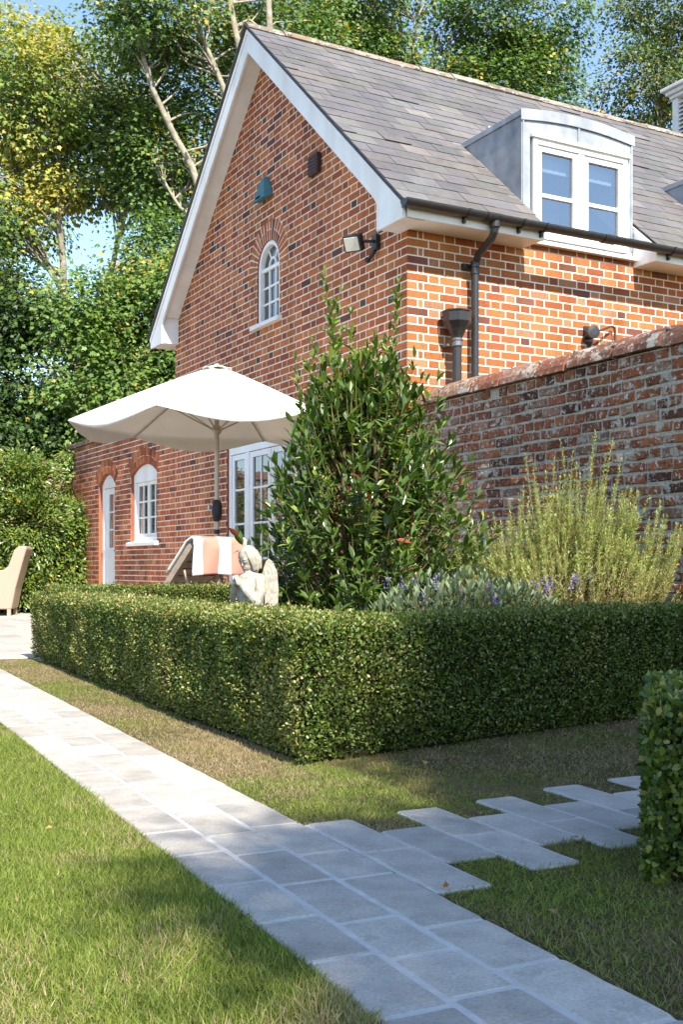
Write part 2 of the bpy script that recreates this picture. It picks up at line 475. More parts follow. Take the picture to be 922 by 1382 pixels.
def brick_wall(mb, w0, w1, z0, z1, fn, tintf, bond='flemish', pitch=.075, holes=(), clips=(), d=.0028, joint=.0135, jit=0.0, seed=1, edge0=0.0, edge1=0.0):
    rr = random.Random(seed)
    nrow = int(round((z1-z0)/pitch)); ph = (z1-z0)/nrow
    for r in range(nrow):
        zb = z0+r*ph; zt = zb+ph
        cuts = []
        for h in holes:
            lo = h(zb+1e-4); hi = h(zt-1e-4)
            if lo is None and hi is None: continue
            if lo is None: m_ = (hi[0]+hi[1])/2; lo = (m_, m_)
            if hi is None: continue                       # only the crown of an arch: the ring lies over it
            cuts.append((lo, hi))
        cuts.sort(key=lambda c: c[0][0])
        pieces = []; L = (w0, w0)
        for lo, hi in cuts:
            pieces.append((L, (lo[0], hi[0]))); L = (lo[1], hi[1])
        pieces.append((L, (w1, w1)))
        for (lb, lt), (rb, rt) in pieces:
            if rb-lb < .005 and rt-lt < .005: continue
            q = [(lb, zb), (rb, zb), (rt, zt), (lt, zt)]
            for c in clips: q = clip_poly(q, *c)
            if len(q) >= 3 and area(q) > 1e-5:
                mb.add([fn(p[0], p[1], 0.0) for p in q], [tuple(range(len(q)))], 1)
        for (a, b, hd) in bond_rows(bond, w0-edge0, w1+edge1, r, rr):
            ja = 0 if a <= w0-edge0+1e-6 else joint/2; jb = 0 if b >= w1+edge1-1e-6 else joint/2
            if b-a < .02: continue
            if jit > .003 and rr.random() < .008: continue            # a perished brick
            tint = tintf(rr, hd, (a+b)/2, (zb+zt)/2)
            for (lb, lt), (rb, rt) in pieces:
                if b < min(lb, lt) or a > max(rb, rt): continue
                q = [(a+ja, zb+joint/2), (b-jb, zb+joint/2), (b-jb, zt-joint/2), (a+ja, zt-joint/2)]
                if lb > w0+1e-6 or lt > w0+1e-6:
                    dx = lt-lb; dz = ph; q = clip_poly(q, -dz, dx, -(lb+.003)*dz+zb*dx)
                if len(q) >= 3 and (rb < w1-1e-6 or rt < w1-1e-6):
                    dx = rt-rb; dz = ph; q = clip_poly(q, dz, -dx, (rb-.003)*dz-zb*dx)
                for c in clips:
                    if len(q) >= 3: q = clip_poly(q, c[0], c[1], c[2]-.003)
                if len(q) >= 3 and area(q) > 6e-4:
                    add_brick(mb, q, fn, d*rr.uniform(.8, 1.15), tint, jit)

def arch_ring(mb, cx, cz, r0, r1, a0, a1, n, fn, tintf, d=.005, seed=3, joint=.009):
    rr = random.Random(seed)
    A = [(a0+(a1-a0)*i/40) for i in range(41)]
    inner = [(cx+r0*math.cos(a), cz+r0*math.sin(a)) for a in A]; outer = [(cx+(r1+.07)*math.cos(a), cz+(r1+.07)*math.sin(a)) for a in A]
    for i in range(40):
        mb.add([fn(*inner[i], .0012), fn(*inner[i+1], .0012), fn(*outer[i+1], .0012), fn(*outer[i], .0012)], [(3, 2, 1, 0)], 1)
    da = (a1-a0)/n
    for i in range(n):
        b0 = a0+i*da; b1 = b0+da
        j0 = joint/2/r0; j1 = joint/2/r1
        splits = [(r0+.002, r1-.002)] if (r1-r0) < .2 or rr.random() < .55 else [(r0+.002, r0+(r1-r0)*.5-.004), (r0+(r1-r0)*.5+.004, r1-.002)]
        for (ra, rb) in splits:
            P = lambda r, a: (cx+r*math.cos(a), cz+r*math.sin(a))
            q = [P(ra, b0+j0), P(rb, b0+j1), P(rb, b1-j1), P(ra, b1-j0)]
            add_brick(mb, q, fn, d, tintf(rr, False, cx, cz))

def pick(rr, table):
    x = rr.random()
    for w, c in table:
        if x < w: break
        x -= w
    k = rr.uniform(.85, 1.15)
    return tuple(v*k*rr.uniform(.96, 1.04) for v in c)

def t_gable(rr, hd, a, z):
    if hd: return pick(rr, [(.06, (.095, .07, .06)), (.26, (.30, .09, .042)), (.40, (.41, .125, .046)), (.28, (.47, .17, .062))])
    return pick(rr, [(.03, (.13, .06, .048)), (.25, (.33, .092, .040)), (.46, (.43, .132, .048)), (.26, (.49, .18, .066))])
def t_east(rr, hd, a, z):
    return pick(rr, [(.04, (.19, .07, .048)), (.22, (.33, .095, .036)), (.40, (.39, .13, .042)), (.24, (.44, .175, .062)), (.10, (.42, .20, .105))])
def t_older(rr, hd, a, z):
    return pick(rr, [(.07, (.19, .07, .045)), (.28, (.32, .09, .038)), (.42, (.39, .12, .05)), (.23, (.45, .18, .085))])
def t_old(rr, hd, a, z):
    return pick(rr, [(.10, (.12, .055, .036)), (.25, (.21, .08, .044)), (.30, (.29, .10, .048)), (.2, (.34, .13, .06)), (.15, (.31, .18, .12))])

fn_gab = lambda w, z, o: (-o, w, z)            # gable wall, house frame
fn_east = lambda w, z, o: (w, -o, z)
def quad_strip_reveal(mb, outline, fn, depth, mat, tint=(1, 1, 1)):
    """reveal around an opening: outline polyline pushed inwards"""
    n = len(outline)
    v = [fn(p[0], p[1], .001) for p in outline] + [fn(p[0], p[1], -depth) for p in outline]
    mb.add(v, [(i, i+1, n+i+1, n+i) for i in range(n-1)], mat, tint)

def arc(cx, cz, r, a0, a1, n):
    return [(cx+r*math.cos(a0+(a1-a0)*i/n), cz+r*math.sin(a0+(a1-a0)*i/n)) for i in range(n+1)]

def seg_arch(c, half, spring, rise):
    R = (half*half+rise*rise)/(2*rise); cz = spring+rise-R; a = math.asin(half/R)
    return R, cz, a

# ------------------------------------------------------------------ the house
HO = thing('brick_house', 'red brick house with steep slate roof, white bargeboards and dormers', 'house', (*CORNER, ZB), HROT)
W = 5.8; LEN = 10.0; RY = 2.9; ZR = 6.70; ZE = 3.85; EO = .36; GO = .24
SL = (ZR-ZE)/(RY+EO)
zroof = lambda y: ZR-SL*abs(y-RY)

# openings
AW_C, AW_H, AW_SILL, AW_SPR = 2.876, .285, 3.50, 4.10
def h_arch(z):
    if z < 3.44995: return None
    if z <= AW_SPR: return (AW_C-AW_H, AW_C+AW_H)
    R1 = AW_H+.225; dz = z-AW_SPR
    if dz >= R1: return None
    x = math.sqrt(R1*R1-dz*dz); return (AW_C-x, AW_C+x)
FD_C, FD_H, FD_SPR, FD_RISE = 2.876, 1.165, 2.24, .17
FR, FCZ, FA = seg_arch(FD_C, FD_H, FD_SPR, FD_RISE)
def h_french(z):
    if z <= FD_SPR: return (FD_C-FD_H, FD_C+FD_H)
    R1 = FR+.225
    x1 = R1*math.sin(FA)
    dz = z-FCZ
    if dz >= R1: return None
    x = math.sqrt(R1*R1-dz*dz)
    # skewback line
    t = FD_H+(z-FD_SPR)*math.tan(FA)
    x = min(x, t); return (FD_C-x, FD_C+x)
rake = [(SL, 1, (ZR-.17)+SL*RY), (-SL, 1, (ZR-.17)-SL*RY)]
mb = MB()
brick_wall(mb, 0, W, 0, 6.6, fn_gab, t_gable, holes=[h_arch, h_french], clips=rake, edge0=.006, seed=11)
arch_ring(mb, AW_C, AW_SPR, AW_H+.002, AW_H+.225, -.12, PI+.12, 21, fn_gab, t_gable, .0045, joint=.016)
arch_ring(mb, FD_C, FCZ, FR+.002, FR+.225, PI/2-FA, PI/2+FA, 34, fn_gab, t_gable, .0045)
def dor(s0, s1):
    return lambda z: (s0, s1) if z > 3.82495 else None
D1 = (1.25, 2.62); D2 = (3.96, 5.33); D3 = (6.9, 8.27)
brick_wall(mb, 0, LEN, 0, 3.975, fn_east, t_east, holes=[dor(*D1), dor(*D2), dor(*D3)], edge0=.006, seed=12)
# far walls (plain return walls closing the building)
mb.add([(LEN, 0, 0), (LEN, W, 0), (LEN, W, 3.9), (LEN, RY, 6.5), (LEN, 0, 3.9)], [(0, 1, 2, 3, 4)], 0, (.3, .09, .04))
mb.add([(0, W, 0), (LEN, W, 0), (LEN, W, 3.98), (0, W, 3.98)], [(3, 2, 1, 0)], 0, (.3, .09, .04))
ol = [(AW_C-AW_H, AW_SILL), (AW_C-AW_H, AW_SPR)] + arc(AW_C, AW_SPR, AW_H, PI, 0, 20) + [(AW_C+AW_H, AW_SILL)]
quad_strip_reveal(mb, ol, fn_gab, .12, 0, (.27, .08, .04))
ol = [(FD_C+FD_H, 0), (FD_C+FD_H, FD_SPR)] + arc(FD_C, FCZ, FR, PI/2-FA, PI/2+FA, 16) + [(FD_C-FD_H, 0)]
quad_strip_reveal(mb, ol[::-1], fn_gab, .10, 0, (.27, .08, .04))
mb.build('wall', [M['brick'], M['mortar']], HO)

# slate roof
def t_slate(rr):
    return pick(rr, [(.45, (.122, .119, .118)), (.22, (.125, .119, .124)), (.23, (.130, .124, .117)), (.10, (.150, .142, .132))])
mb = MB(); rr = random.Random(5)
su = math.sqrt(1+SL*SL); gauge = .20
def slate_pt(side, s, dist, off):
    """dist measured up the slope from the eave edge; off = outwards"""
    y = -EO+dist/su; z = ZE+SL*dist/su
    y -= off*SL/su; z += off/su
    return (s, y if side == 0 else 2*RY-y, z)
slope_len = (RY+EO)*su
nrow = int(slope_len/gauge)
for side in (0, 1):
    for r in range(nrow+1):
        d0 = r*gauge; d1 = min(d0+gauge*2.05, slope_len+.01)
        x = -GO-.03-(.15 if r % 2 else 0)
        while x < LEN+.1:
            w = .30
            a = max(x, -GO-.03)+.002; b = min(x+w, LEN+.1)-.002; x += w
            if b-a < .03: continue
            ym = -EO+(d0+.08)/su
            if side == 0 and ym < .98:
                cutd = False
                for (p0, p1) in (D1, D2, D3):
                    if a < p1+.02 and b > p0-.02:
                        if a >= p0-.02 and b <= p1+.02: cutd = True
                        elif a < p0-.02: b = p0-.005
                        else: a = p1+.005
                if cutd or b-a < .03: continue
            l0 = .012+rr.uniform(-.0015, .004)+(.009 if rr.random() < .06 else 0); l1 = .002
            j0 = rr.uniform(-.006, .006); j1 = rr.uniform(-.006, .006)
            P = [slate_pt(side, a, d0+j0, l0+.007), slate_pt(side, b, d0+j1, l0+.007), slate_pt(side, b, d1, l1+.007), slate_pt(side, a, d1, l1+.007),
                 slate_pt(side, a, d0+j0, l0), slate_pt(side, b, d0+j1, l0), slate_pt(side, b, d1, l1), slate_pt(side, a, d1, l1)]
            mb.add(P, [(0,1,2,3), (7,6,5,4), (4,5,1,0), (5,6,2,1), (6,7,3,2), (7,4,0,3)], 0, t_slate(rr))
# battened deck under the slates
for (s0, s1, y0) in ((-GO, D1[0], -EO+.02), (D1[0], D1[1], 1.03), (D1[1], D2[0], -EO+.02), (D2[0], D2[1], 1.03), (D2[1], D3[0], -EO+.02), (D3[0], D3[1], 1.03), (D3[1], LEN, -EO+.02)):
    dd = (y0+EO)*su
    P = [slate_pt(0, s0, dd, -.004), slate_pt(0, s1, dd, -.004), slate_pt(0, s1, slope_len, -.004), slate_pt(0, s0, slope_len, -.004),
         slate_pt(0, s0, dd, -.035), slate_pt(0, s1, dd, -.035), slate_pt(0, s1, slope_len-.03, -.035), slate_pt(0, s0, slope_len-.03, -.035)]
    mb.add(P, [(0,1,2,3), (7,6,5,4), (4,5,1,0), (5,6,2,1), (6,7,3,2), (7,4,0,3)], 0, (.10, .09, .09))
P = [slate_pt(1, -GO, .02, -.004), slate_pt(1, LEN, .02, -.004), slate_pt(1, LEN, slope_len, -.004), slate_pt(1, -GO, slope_len, -.004),
     slate_pt(1, -GO, .02, -.035), slate_pt(1, LEN, .02, -.035), slate_pt(1, LEN, slope_len-.03, -.035), slate_pt(1, -GO, slope_len-.03, -.035)]
mb.add(P, [(3,2,1,0), (4,5,6,7), (0,1,5,4), (1,2,6,5), (2,3,7,6), (3,0,4,7)], 0, (.10, .09, .09))
ROOF = mb.build('roof', M['slate'], HO)
mb = MB(); x = -GO-.04
while x < LEN:
    L = rr.uniform(.42, .48)
    prof = [(-.13, -.115), (-.06, -.035), (0, .0), (.06, -.035), (.13, -.115), (.11, -.13), (0, -.03), (-.11, -.13)]
    dz = rr.uniform(-.008, .008)+.045; dy = rr.uniform(-.008, .008)
    mb.prism(prof, lambda u, v, w: (w, RY+u+dy, ZR+v+dz), x+.004, x+L-.004, 0, pick(rr, [(.5, (.20, .17, .14)), (.3, (.25, .19, .14)), (.2, (.28, .26, .22))]))
    # bedding mortar lumps
    for k in range(3):
        mb.ball((x+rr.uniform(0, L), RY-.10+rr.uniform(-.02, .02), ZR-.055+rr.uniform(-.02, .02)), (rr.uniform(.03, .06), .025, .022), 0, 6, 4, tint=(.36, .34, .29))
    x += L
mb.build('ridge', M['ridge'], ROOF)

# bargeboards + verge soffit + eaves
def zr_(y): return zroof(y)-.045
def verge(name, y_e, sgn):
    # outer board following the rake, ending in a boxed foot
    foot_in = y_e+sgn*.44
    mbb = MB()
    up = [(RY, zr_(RY)), (y_e, zr_(y_e)), (y_e, 3.725), (foot_in, 3.725), (foot_in, zr_(foot_in)-.32)]
    k = zr_(foot_in)-.245
    poly = [(RY, zr_(RY)), (y_e, zr_(y_e)), (y_e, 3.725), (foot_in, 3.725), (foot_in, k-.02), (foot_in+sgn*.06, zr_(foot_in+sgn*.06)-.245), (RY, zr_(RY)-.245)]
    mbb.prism(poly, lambda u, v, w: (w, u, v), -GO, -GO+.028)
    # thin capping strip on top edge
    st = [(RY, zr_(RY)+.004), (y_e, zr_(y_e)+.004), (y_e, zr_(y_e)-.05), (RY, zr_(RY)-.05)]
    mbb.prism(st, lambda u, v, w: (w, u, v), -GO-.012, -GO-.0005)
    mbb.build(name, M['white'], HO, bevel=.003)
    ms = MB()
    sof = [(RY, zr_(RY)-.14), (foot_in, zr_(foot_in)-.14), (foot_in, zr_(foot_in)-.165), (RY, zr_(RY)-.165)]
    ms.prism(sof, lambda u, v, w: (w, u, v), -GO+.03, -.001)
    bx = [(y_e+sgn*.02, 3.735), (foot_in-sgn*.01, 3.735), (foot_in-sgn*.01, zr_(foot_in)-.02), (y_e+sgn*.02, zr_(y_e)-.02)]
    ms.prism(bx, lambda u, v, w: (w, u, v), -GO+.03, -.001)
    ms.build('verge_soffit', M['white'], HO, bevel=.002)
verge('bargeboard', -.31, 1)
verge('bargeboard', W+.31, -1)
eave_prof = [(-.002, 3.742), (-.31, 3.742), (-.31, 3.862), (-.002, 4.09)]
for (a, b) in ((.003, D1[0]), (D1[1], D2[0]), (D2[1], D3[0]), (D3[1], LEN)):
    ms = MB()
    ms.prism(eave_prof, lambda u, v, w: (w, u, v), a, b)
    ms.prism([(-.308, 3.735), (-.325, 3.735), (-.325, 3.855), (-.308, 3.855)], lambda u, v, w: (w, u, v), a-.0 if a > .1 else -.20, b)
    cap = [(-.352, zroof(-.352)-.012), (-.003, zroof(-.003)-.012), (-.003, zroof(-.003)-.075), (-.312, 3.858), (-.352, zroof(-.352)-.05)]
    if a > .1: ms.prism(cap, lambda u, v, w: (w, u, v), a-.006, a+.004)
    if b < LEN: ms.prism(cap, lambda u, v, w: (w, u, v), b-.004, b+.006)
    ms.build('eaves_box', M['white'], HO, bevel=.003)
ms = MB(); ms.prism([(W+.002, 3.742), (W+.31, 3.742), (W+.31, 3.862), (W+.002, 4.09)], lambda u, v, w: (w, u, v), .003, LEN)
ms.build('eaves_box', M['white'], HO, bevel=.003)

# gutter and its brackets
GY, GZ, GR = -.385, 3.855, .058
mb = MB()
prof = arc(0, 0, GR, PI, 2*PI, 12) + arc(0, 0, GR-.005, 2*PI, PI, 12)
mb.prism(prof, lambda u, v, w: (w, GY+u, GZ+v), -GO-.03, LEN)
mb.prism(arc(0, 0, GR-.001, PI, 2*PI, 12), lambda u, v, w: (w, GY+u, GZ+v), -GO-.036, -GO-.026)
for s in (.62, 1.95, 3.3, 4.9, 6.6):
    mb.prism(arc(0, 0, GR+.008, PI, 2*PI, 12)+arc(0, 0, GR-.006, 2*PI, PI, 12), lambda u, v, w: (w, GY+u, GZ+v), s-.07, s+.07)
GUT = mb.build('gutter', M['black'], HO)
br0 = None
for s in (.36, .95, 1.2, 2.75, 3.1, 3.7, 5.5, 6.2):
    if br0 is None:
        b = MB()
        b.prism(arc(0, 0, GR+.010, PI, 2*PI, 10)+arc(0, 0, GR+.002, 2*PI, PI, 10), lambda u, v, w: (w, u, v), -.012, .012)
        b.box((-.012, .052, -.09), (.012, .066, .01)); b.box((-.010, .025, -.10), (.010, .058, -.075))
        br0 = b.build('bracket', M['black'], GUT); br0.location = (s, GY, GZ)
    else:
        c = br0.copy(); COL.objects.link(c); c.parent = GUT; c.location = (s, GY, GZ)

# rainwater downpipe
mb = MB(); sx = .66
py = -.085
path = [(sx, GY, GZ-.045), (sx, GY, GZ-.10), (sx, GY+.012, GZ-.135), (sx, GY+.05, GZ-.185), (sx, py-.05, 3.575), (sx, py-.012, 3.52), (sx, py, 3.485), (sx, py, 3.4), (sx, py, .05)]
mb.tube(path, .034, 14)
for z, r_ in ((GZ-.075, .044), (3.50, .043), (3.44, .041)):
    mb.lathe([(r_-.006, -.03), (r_, -.026), (r_, .026), (r_-.006, .03)], (sx, GY if z > 3.6 else py, z), 14)
DP = mb.build('downpipe', M['black'], HO, smooth=False)
b = MB(); b.box((sx-.10, -.045, 3.462), (sx+.045, -.009, 3.512)); b.ball((sx-.085, -.05, 3.487), .018, seg=8, rings=6)
b.build('clip', M['black'], DP, bevel=.004)
# hopper head and its pipe
mb = MB(); hs, hy = .43, -.135
mb.lathe([(.045, 2.80), (.055, 2.83), (.085, 2.89), (.118, 2.935), (.128, 2.95), (.130, 3.03), (.137, 3.035), (.137, 3.05), (.120, 3.05), (.112, 2.96)], (hs, hy, 0), 8, rot=PI/8)
HP = mb.build('hopper', M['black'], HO, bevel=.004)
b = MB(); b.tube([(hs, hy, 2.82), (hs, hy, .05)], .042, 14); b.build('pipe', M['black'], HP)
b = MB(); b.lathe([(.046, 2.735), (.053, 2.74), (.053, 2.755), (.047, 2.765), (.047, 2.785), (.054, 2.79), (.054, 2.805), (.046, 2.81)], (hs, hy, 0), 16)
b.box((hs-.075, hy+.04, 2.745), (hs-.03, hy+.128, 2.765)); b.build('collar', M['collar'], HP)

# dormers
def dormer(s0, s1, first):
    R_ = bpy.data.objects.new('dormer', None); R_.empty_display_size = .2; R_.location = (s0, 0, 0); link(R_, HO)
    w = s1-s0; c = w/2; yb = 1.02
    zt = 5.035; rise = .055
    Rr, cz, a = seg_arch(c, c+.015, zt, rise)
    top = arc(c, cz, Rr, PI/2+a, PI/2-a, 16)
    m = MB()
    # cheeks: lead-clad side walls
    for x0, x1 in ((0, .10), (w-.10, w)):
        pr = [(0.004, 3.86), (.004, zt-.015), (yb, zt-.015), (yb, 4.9), (.12, 4.1), (.12, 3.86)]
        m.prism(pr, lambda u, v, ww: (ww, u, v), x0, x1)
    # front lead face around the window
    fz = 4.80
    face = [(.10, fz), (.10, zt-.05)] + [(p[0], p[1]-.035) for p in top if .10 < p[0] < w-.10] + [(w-.10, zt-.05), (w-.10, fz)]
    m.prism(face, lambda u, v, ww: (u, ww, v), 0.006, .06)
    # rolled upright seams on the front
    for x in (.01, w-.022):
        m.tube([(x+.006, .0, 3.90), (x+.006, .0, zt-.04)], .010, 8)
    m.box((c-.012, -.006, 4.83), (c+.012, .006, zt+.045))
    m.build('cheek', M['lead'], R_, bevel=.004)
    # segmental lead roof with a lip
    m = MB()
    under = [(p[0], p[1]-.03) for p in top]
    m.strip([(p[0], p[1]-.055) for p in top], top, lambda u, v, ww: (u, ww, v), -.004, 1.12)
    m.strip([(p[0], p[1]-.10) for p in top], [(p[0], p[1]+.003) for p in top], lambda u, v, ww: (u, ww, v), -.014, -.0045)
    m.strip([(p[0], p[1]+.0) for p in top], [(p[0], p[1]+.018) for p in top], lambda u, v, ww: (u, ww, v), .5, .53)
    m.build('canopy', M['lead'], R_, bevel=.003)
    # flashing laid on the slates beside the cheek
    for x0, x1 in ((-.11, -.001), (w+.001, w+.11)):
        m = MB(); q = []
        for (x, y) in ((x0, -.0), (x1, -.0), (x1, 1.08), (x0, 1.08)):
            q.append((x, y, zroof(y)+.020))
        q2 = [(p[0], p[1], p[2]-.004) for p in q]
        m.add(q+q2, [(0,1,2,3), (7,6,5,4), (0,4,5,1), (1,5,6,2), (2,6,7,3), (3,7,4,0)], 0, (.19, .18, .17))
        m.build('flashing', M['slate'], R_)
    # window: frame, casements, glass, sill
    x0, x1 = .125, w-.075
    m = MB(); B = lambda a, b, za, zb, ya, yb_: m.box((a, ya, za), (b, yb_, zb))
    f = .055
    B(x0, x0+f, 3.88, fz, -.012, .08); B(x1-f, x1, 3.88, fz, -.012, .08)
    B(x0+f, x1-f, fz-f, fz, -.012, .08); B(x0+f, x1-f, 3.88, 3.93, -.012, .08)
    mid = (x0+x1)/2
    B(mid-.04, mid+.04, 3.93, fz-f, -.004, .08)
    B(x0-.03, x1+.03, fz, fz+.035, -.035, .02)
    WF = m.build('window', M['white'], R_, bevel=.004)
    for (a, b) in ((x0+f, mid-.04), (mid+.04, x1-f)):
        m = MB(); g = .055
        m.box((a+.003, .004, 3.933), (a+g, .05, fz-f-.003)); m.box((b-g, .004, 3.933), (b-.003, .05, fz-f-.003))
        m.box((a+g, .004, fz-f-g), (b-g, .05, fz-f-.003)); m.box((a+g, .004, 3.933), (b-g, .05, 3.933+g+.01))
        zm = 4.285
        m.box((a+g, .008, zm-.018), (b-g, .046, zm+.018))
        m.build('casement', M['white'], R_, bevel=.003)
        m = MB(); m.add([(a+g-.005, .03, 3.99), (b-g+.005, .03, 3.99), (b-g+.005, .03, fz-f-g+.005), (a+g-.005, .03, fz-f-g+.005)], [(0, 1, 2, 3)])
        m.build('pane', M['skyglass'], R_)
    m = MB(); m.add([(.10, 1.0, 3.5), (w-.10, 1.0, 3.5), (w-.10, 1.0, 5.0), (.10, 1.0, 5.0), (.10, .1, 3.86), (w-.10, .1, 3.86)], [(0, 1, 2, 3), (4, 5, 1, 0)])
    m.build('room_wall', M['room'], R_)
    m = MB(); nb = 40
    top_, bot_ = 4.78, 4.55
    V = [(x0+.06+(x1-x0-.12)*i/nb, .115+.004*math.sin(i*1.9)*(1-j*.5), top_-(top_-bot_)*j) for j in (0, 1) for i in range(nb+1)]
    m.add(V, [(i, i+1, nb+2+i, nb+1+i) for i in range(nb)]); m.build('blind', M['blind'], R_)
    m = MB(); m.prism([(-.06, 3.80), (-.06, 3.835), (.05, 3.878), (.05, 3.80)], lambda u, v, ww: (ww, u, v), -.0+.02, w+.03)
    m.build('sill', M['white'], R_, bevel=.004)
    return R_
for d in (D1, D2, D3): dormer(*d, d == D1)

# arched window in the gable
m = MB(); c = AW_C
R0, R1 = AW_H-.045, AW_H-.002
arc_o = arc(c, AW_SPR, R1, 0, PI, 20); arc_i = arc(c, AW_SPR, R0, 0, PI, 20)
fnw = lambda u, v, w: (w, u, v)
m.strip([(c+R0, AW_SILL)]+arc_i+[(c-R0, AW_SILL)], [(c+R1, AW_SILL)]+arc_o+[(c-R1, AW_SILL)], fnw, .012, .10)
m.box((.04, c-R0, AW_SILL), (.10, c+R0, AW_SILL+.04)); m.box((.04, c-R0, AW_SPR-.02), (.095, c+R0, AW_SPR+.02))
AWF = m.build('arched_window', M['white'], HO, bevel=.003)
m = MB()
bw = .011
for i in (1, 2):
    y = c-R0+2*R0*i/3; m.box((.05, y-bw, AW_SILL+.04), (.09, y+bw, AW_SPR-.02))
for i in (1, 2):
    z = AW_SILL+.04+(AW_SPR-AW_SILL-.06)*i/3; m.box((.052, c-R0, z-bw), (.088, c+R0, z+bw))
hub = arc(c, AW_SPR+.02, .075, 0, PI, 10); hub2 = arc(c, AW_SPR+.02, .097, 0, PI, 10)
m.strip(hub, hub2, fnw, .05, .09)
for a in (PI*.33, PI*.67):
    d = Vector((0, math.cos(a), math.sin(a))); p0 = Vector((.07, c, AW_SPR+.02))+d*.09; p1 = Vector((.07, c, AW_SPR))+d*R0
    m.tube([p0, p1], .014, 6)
m.build('glazing_bars', M['white'], AWF)
m = MB()
m.prism([(c+R0+.01, AW_SILL)]+[(p[0], p[1]) for p in arc(c, AW_SPR, R0+.01, 0, PI, 20)]+[(c-R0-.01, AW_SILL)], fnw, .070, .075)
m.build('pane', M['glass'], AWF)
m = MB(); m.prism([(-.07, AW_SILL-.055), (-.07, AW_SILL-.01), (.05, AW_SILL+.012), (.05, AW_SILL-.055)], lambda u, v, w: (u, w, v), c-AW_H-.075, c+AW_H+.075)
m.build('sill', M['sill'], AWF, bevel=.006)

# french doors with side lights
m = MB(); c = FD_C
fo = arc(c, FCZ, FR-.003, PI/2-FA, PI/2+FA, 16)
z_h = 2.12
FX0, FX1 = .022, .10
m.prism([(c+FD_H-.003, z_h+.001), (c+FD_H-.003, FD_SPR)]+fo[1:-1]+[(c-FD_H+.003, FD_SPR), (c-FD_H+.003, z_h+.001)], fnw, FX0, FX1)
for y0, y1 in ((c+.58, c+.665), (c-.665, c-.58)): m.box((FX0+.002, y0, 0), (FX1, y1, z_h))
for y0, y1 in ((c+FD_H-.075, c+FD_H-.003), (c-FD_H+.003, c-FD_H+.075)): m.box((FX0, y0, 0), (FX1, y1, z_h))
FD = m.build('french_doors', M['white'], HO, bevel=.004)
def leaf(y0, y1, ncol, name, stile, handle):
    m = MB(); x0, x1 = FX0+.012, FX0+.055
    zt, zb = z_h-.005, .06
    m.box((x0, y0+.003, zb), (x1, y0+stile, zt)); m.box((x0, y1-stile, zb), (x1, y1-.003, zt))
    m.box((x0, y0+stile, zt-.065), (x1, y1-stile, zt)); m.box((x0, y0+stile, zb), (x1, y1-stile, zb+.42))
    m.box((x0-.006, y0+stile+.04, zb+.08), (x0+.004, y1-stile-.04, zb+.36))
    zg0, zg1 = zb+.42, zt-.065
    for i in range(1, ncol):
        y = y0+stile+(y1-y0-2*stile)*i/ncol; m.box((x0+.008, y-.012, zg0), (x1-.008, y+.012, zg1))
    for z in (1.70, 1.30, .90):
        m.box((x0+.010, y0+stile, z-.012), (x1-.010, y1-stile, z+.012))
    L = m.build(name, M['white'], FD, bevel=.003)
    m = MB(); m.box((x0+.02, y0+stile-.005, zg0-.005), (x0+.026, y1-stile+.005, zg1+.005)); m.build('pane', M['glass'], FD)
    if handle:
        m = MB(); hy = y0+stile*.5 if handle > 0 else y1-stile*.5
        m.box((x0-.008, hy-.018, .95), (x0, hy+.018, 1.13)); m.tube([(x0-.03, hy, 1.06), (x0-.035, hy+.10*handle, 1.06)], .008, 8); m.tube([(x0, hy, 1.06), (x0-.03, hy, 1.06)], .008, 8)
        m.build('handle', M['steel'], FD)
leaf(c+.665, c+FD_H-.075, 1, 'side_light', .065, 0)
leaf(c-FD_H+.075, c-.665, 1, 'side_light', .065, 0)
leaf(c+.001, c+.58, 2, 'door_leaf', .085, 1)
leaf(c-.58, c-.001, 2, 'door_leaf', .085, 0)

# white louvred cupola on the ridge
CU = bpy.data.objects.new('cupola', None); CU.location = (6.98, RY, 0); link(CU, HO)
m = MB(); h = .40
for sx_ in (-1, 1):
    for sy_ in (-1, 1): m.box((sx_*h-.05, sy_*h-.05, 6.05), (sx_*h+.05, sy_*h+.05, 7.42))
m.box((-h+.05, -h+.02, 6.05), (h-.05, h-.02, 6.72))
m.build('post', M['white'], CU, bevel=.004)
m = MB()
for k in range(11):
    z = 6.76+k*.06
    for (ax, sg) in ((0, -1), (0, 1), (1, -1), (1, 1)):
        poly = [(h*sg+.035*sg, z-.03), (h*sg+.03*sg, z-.018), (h*sg-.04*sg, z+.05), (h*sg-.045*sg, z+.04)]
        if ax == 0: m.prism(poly, lambda u, v, w: (u, w, v), -h+.05, h-.05)
        else: m.prism(poly, lambda u, v, w: (w, u, v), -h+.05, h-.05)
m.box((-h+.05, -h+.05, 6.7), (h-.05, h-.05, 7.42), 0)
m.build('louvre', [M['white'], M['dark']], CU)
m = MB()
def sq(m, hh, z0, z1): m.box((-hh, -hh, z0), (hh, hh, z1))
sq(m, h+.08, 7.42, 7.47); sq(m, h+.12, 7.472, 7.53); sq(m, h+.17, 7.532, 7.58)
m.build('cornice', M['white'], CU, bevel=.008)
m = MB(); m.lathe([((h+.14)*1.414, 7.582), ((h-.05)*1.414, 7.63), (.30, 7.76), (.06, 7.98), (.02, 8.2)], (0, 0, 0), 4, rot=PI/4); m.build('roof', M['lead'], CU)

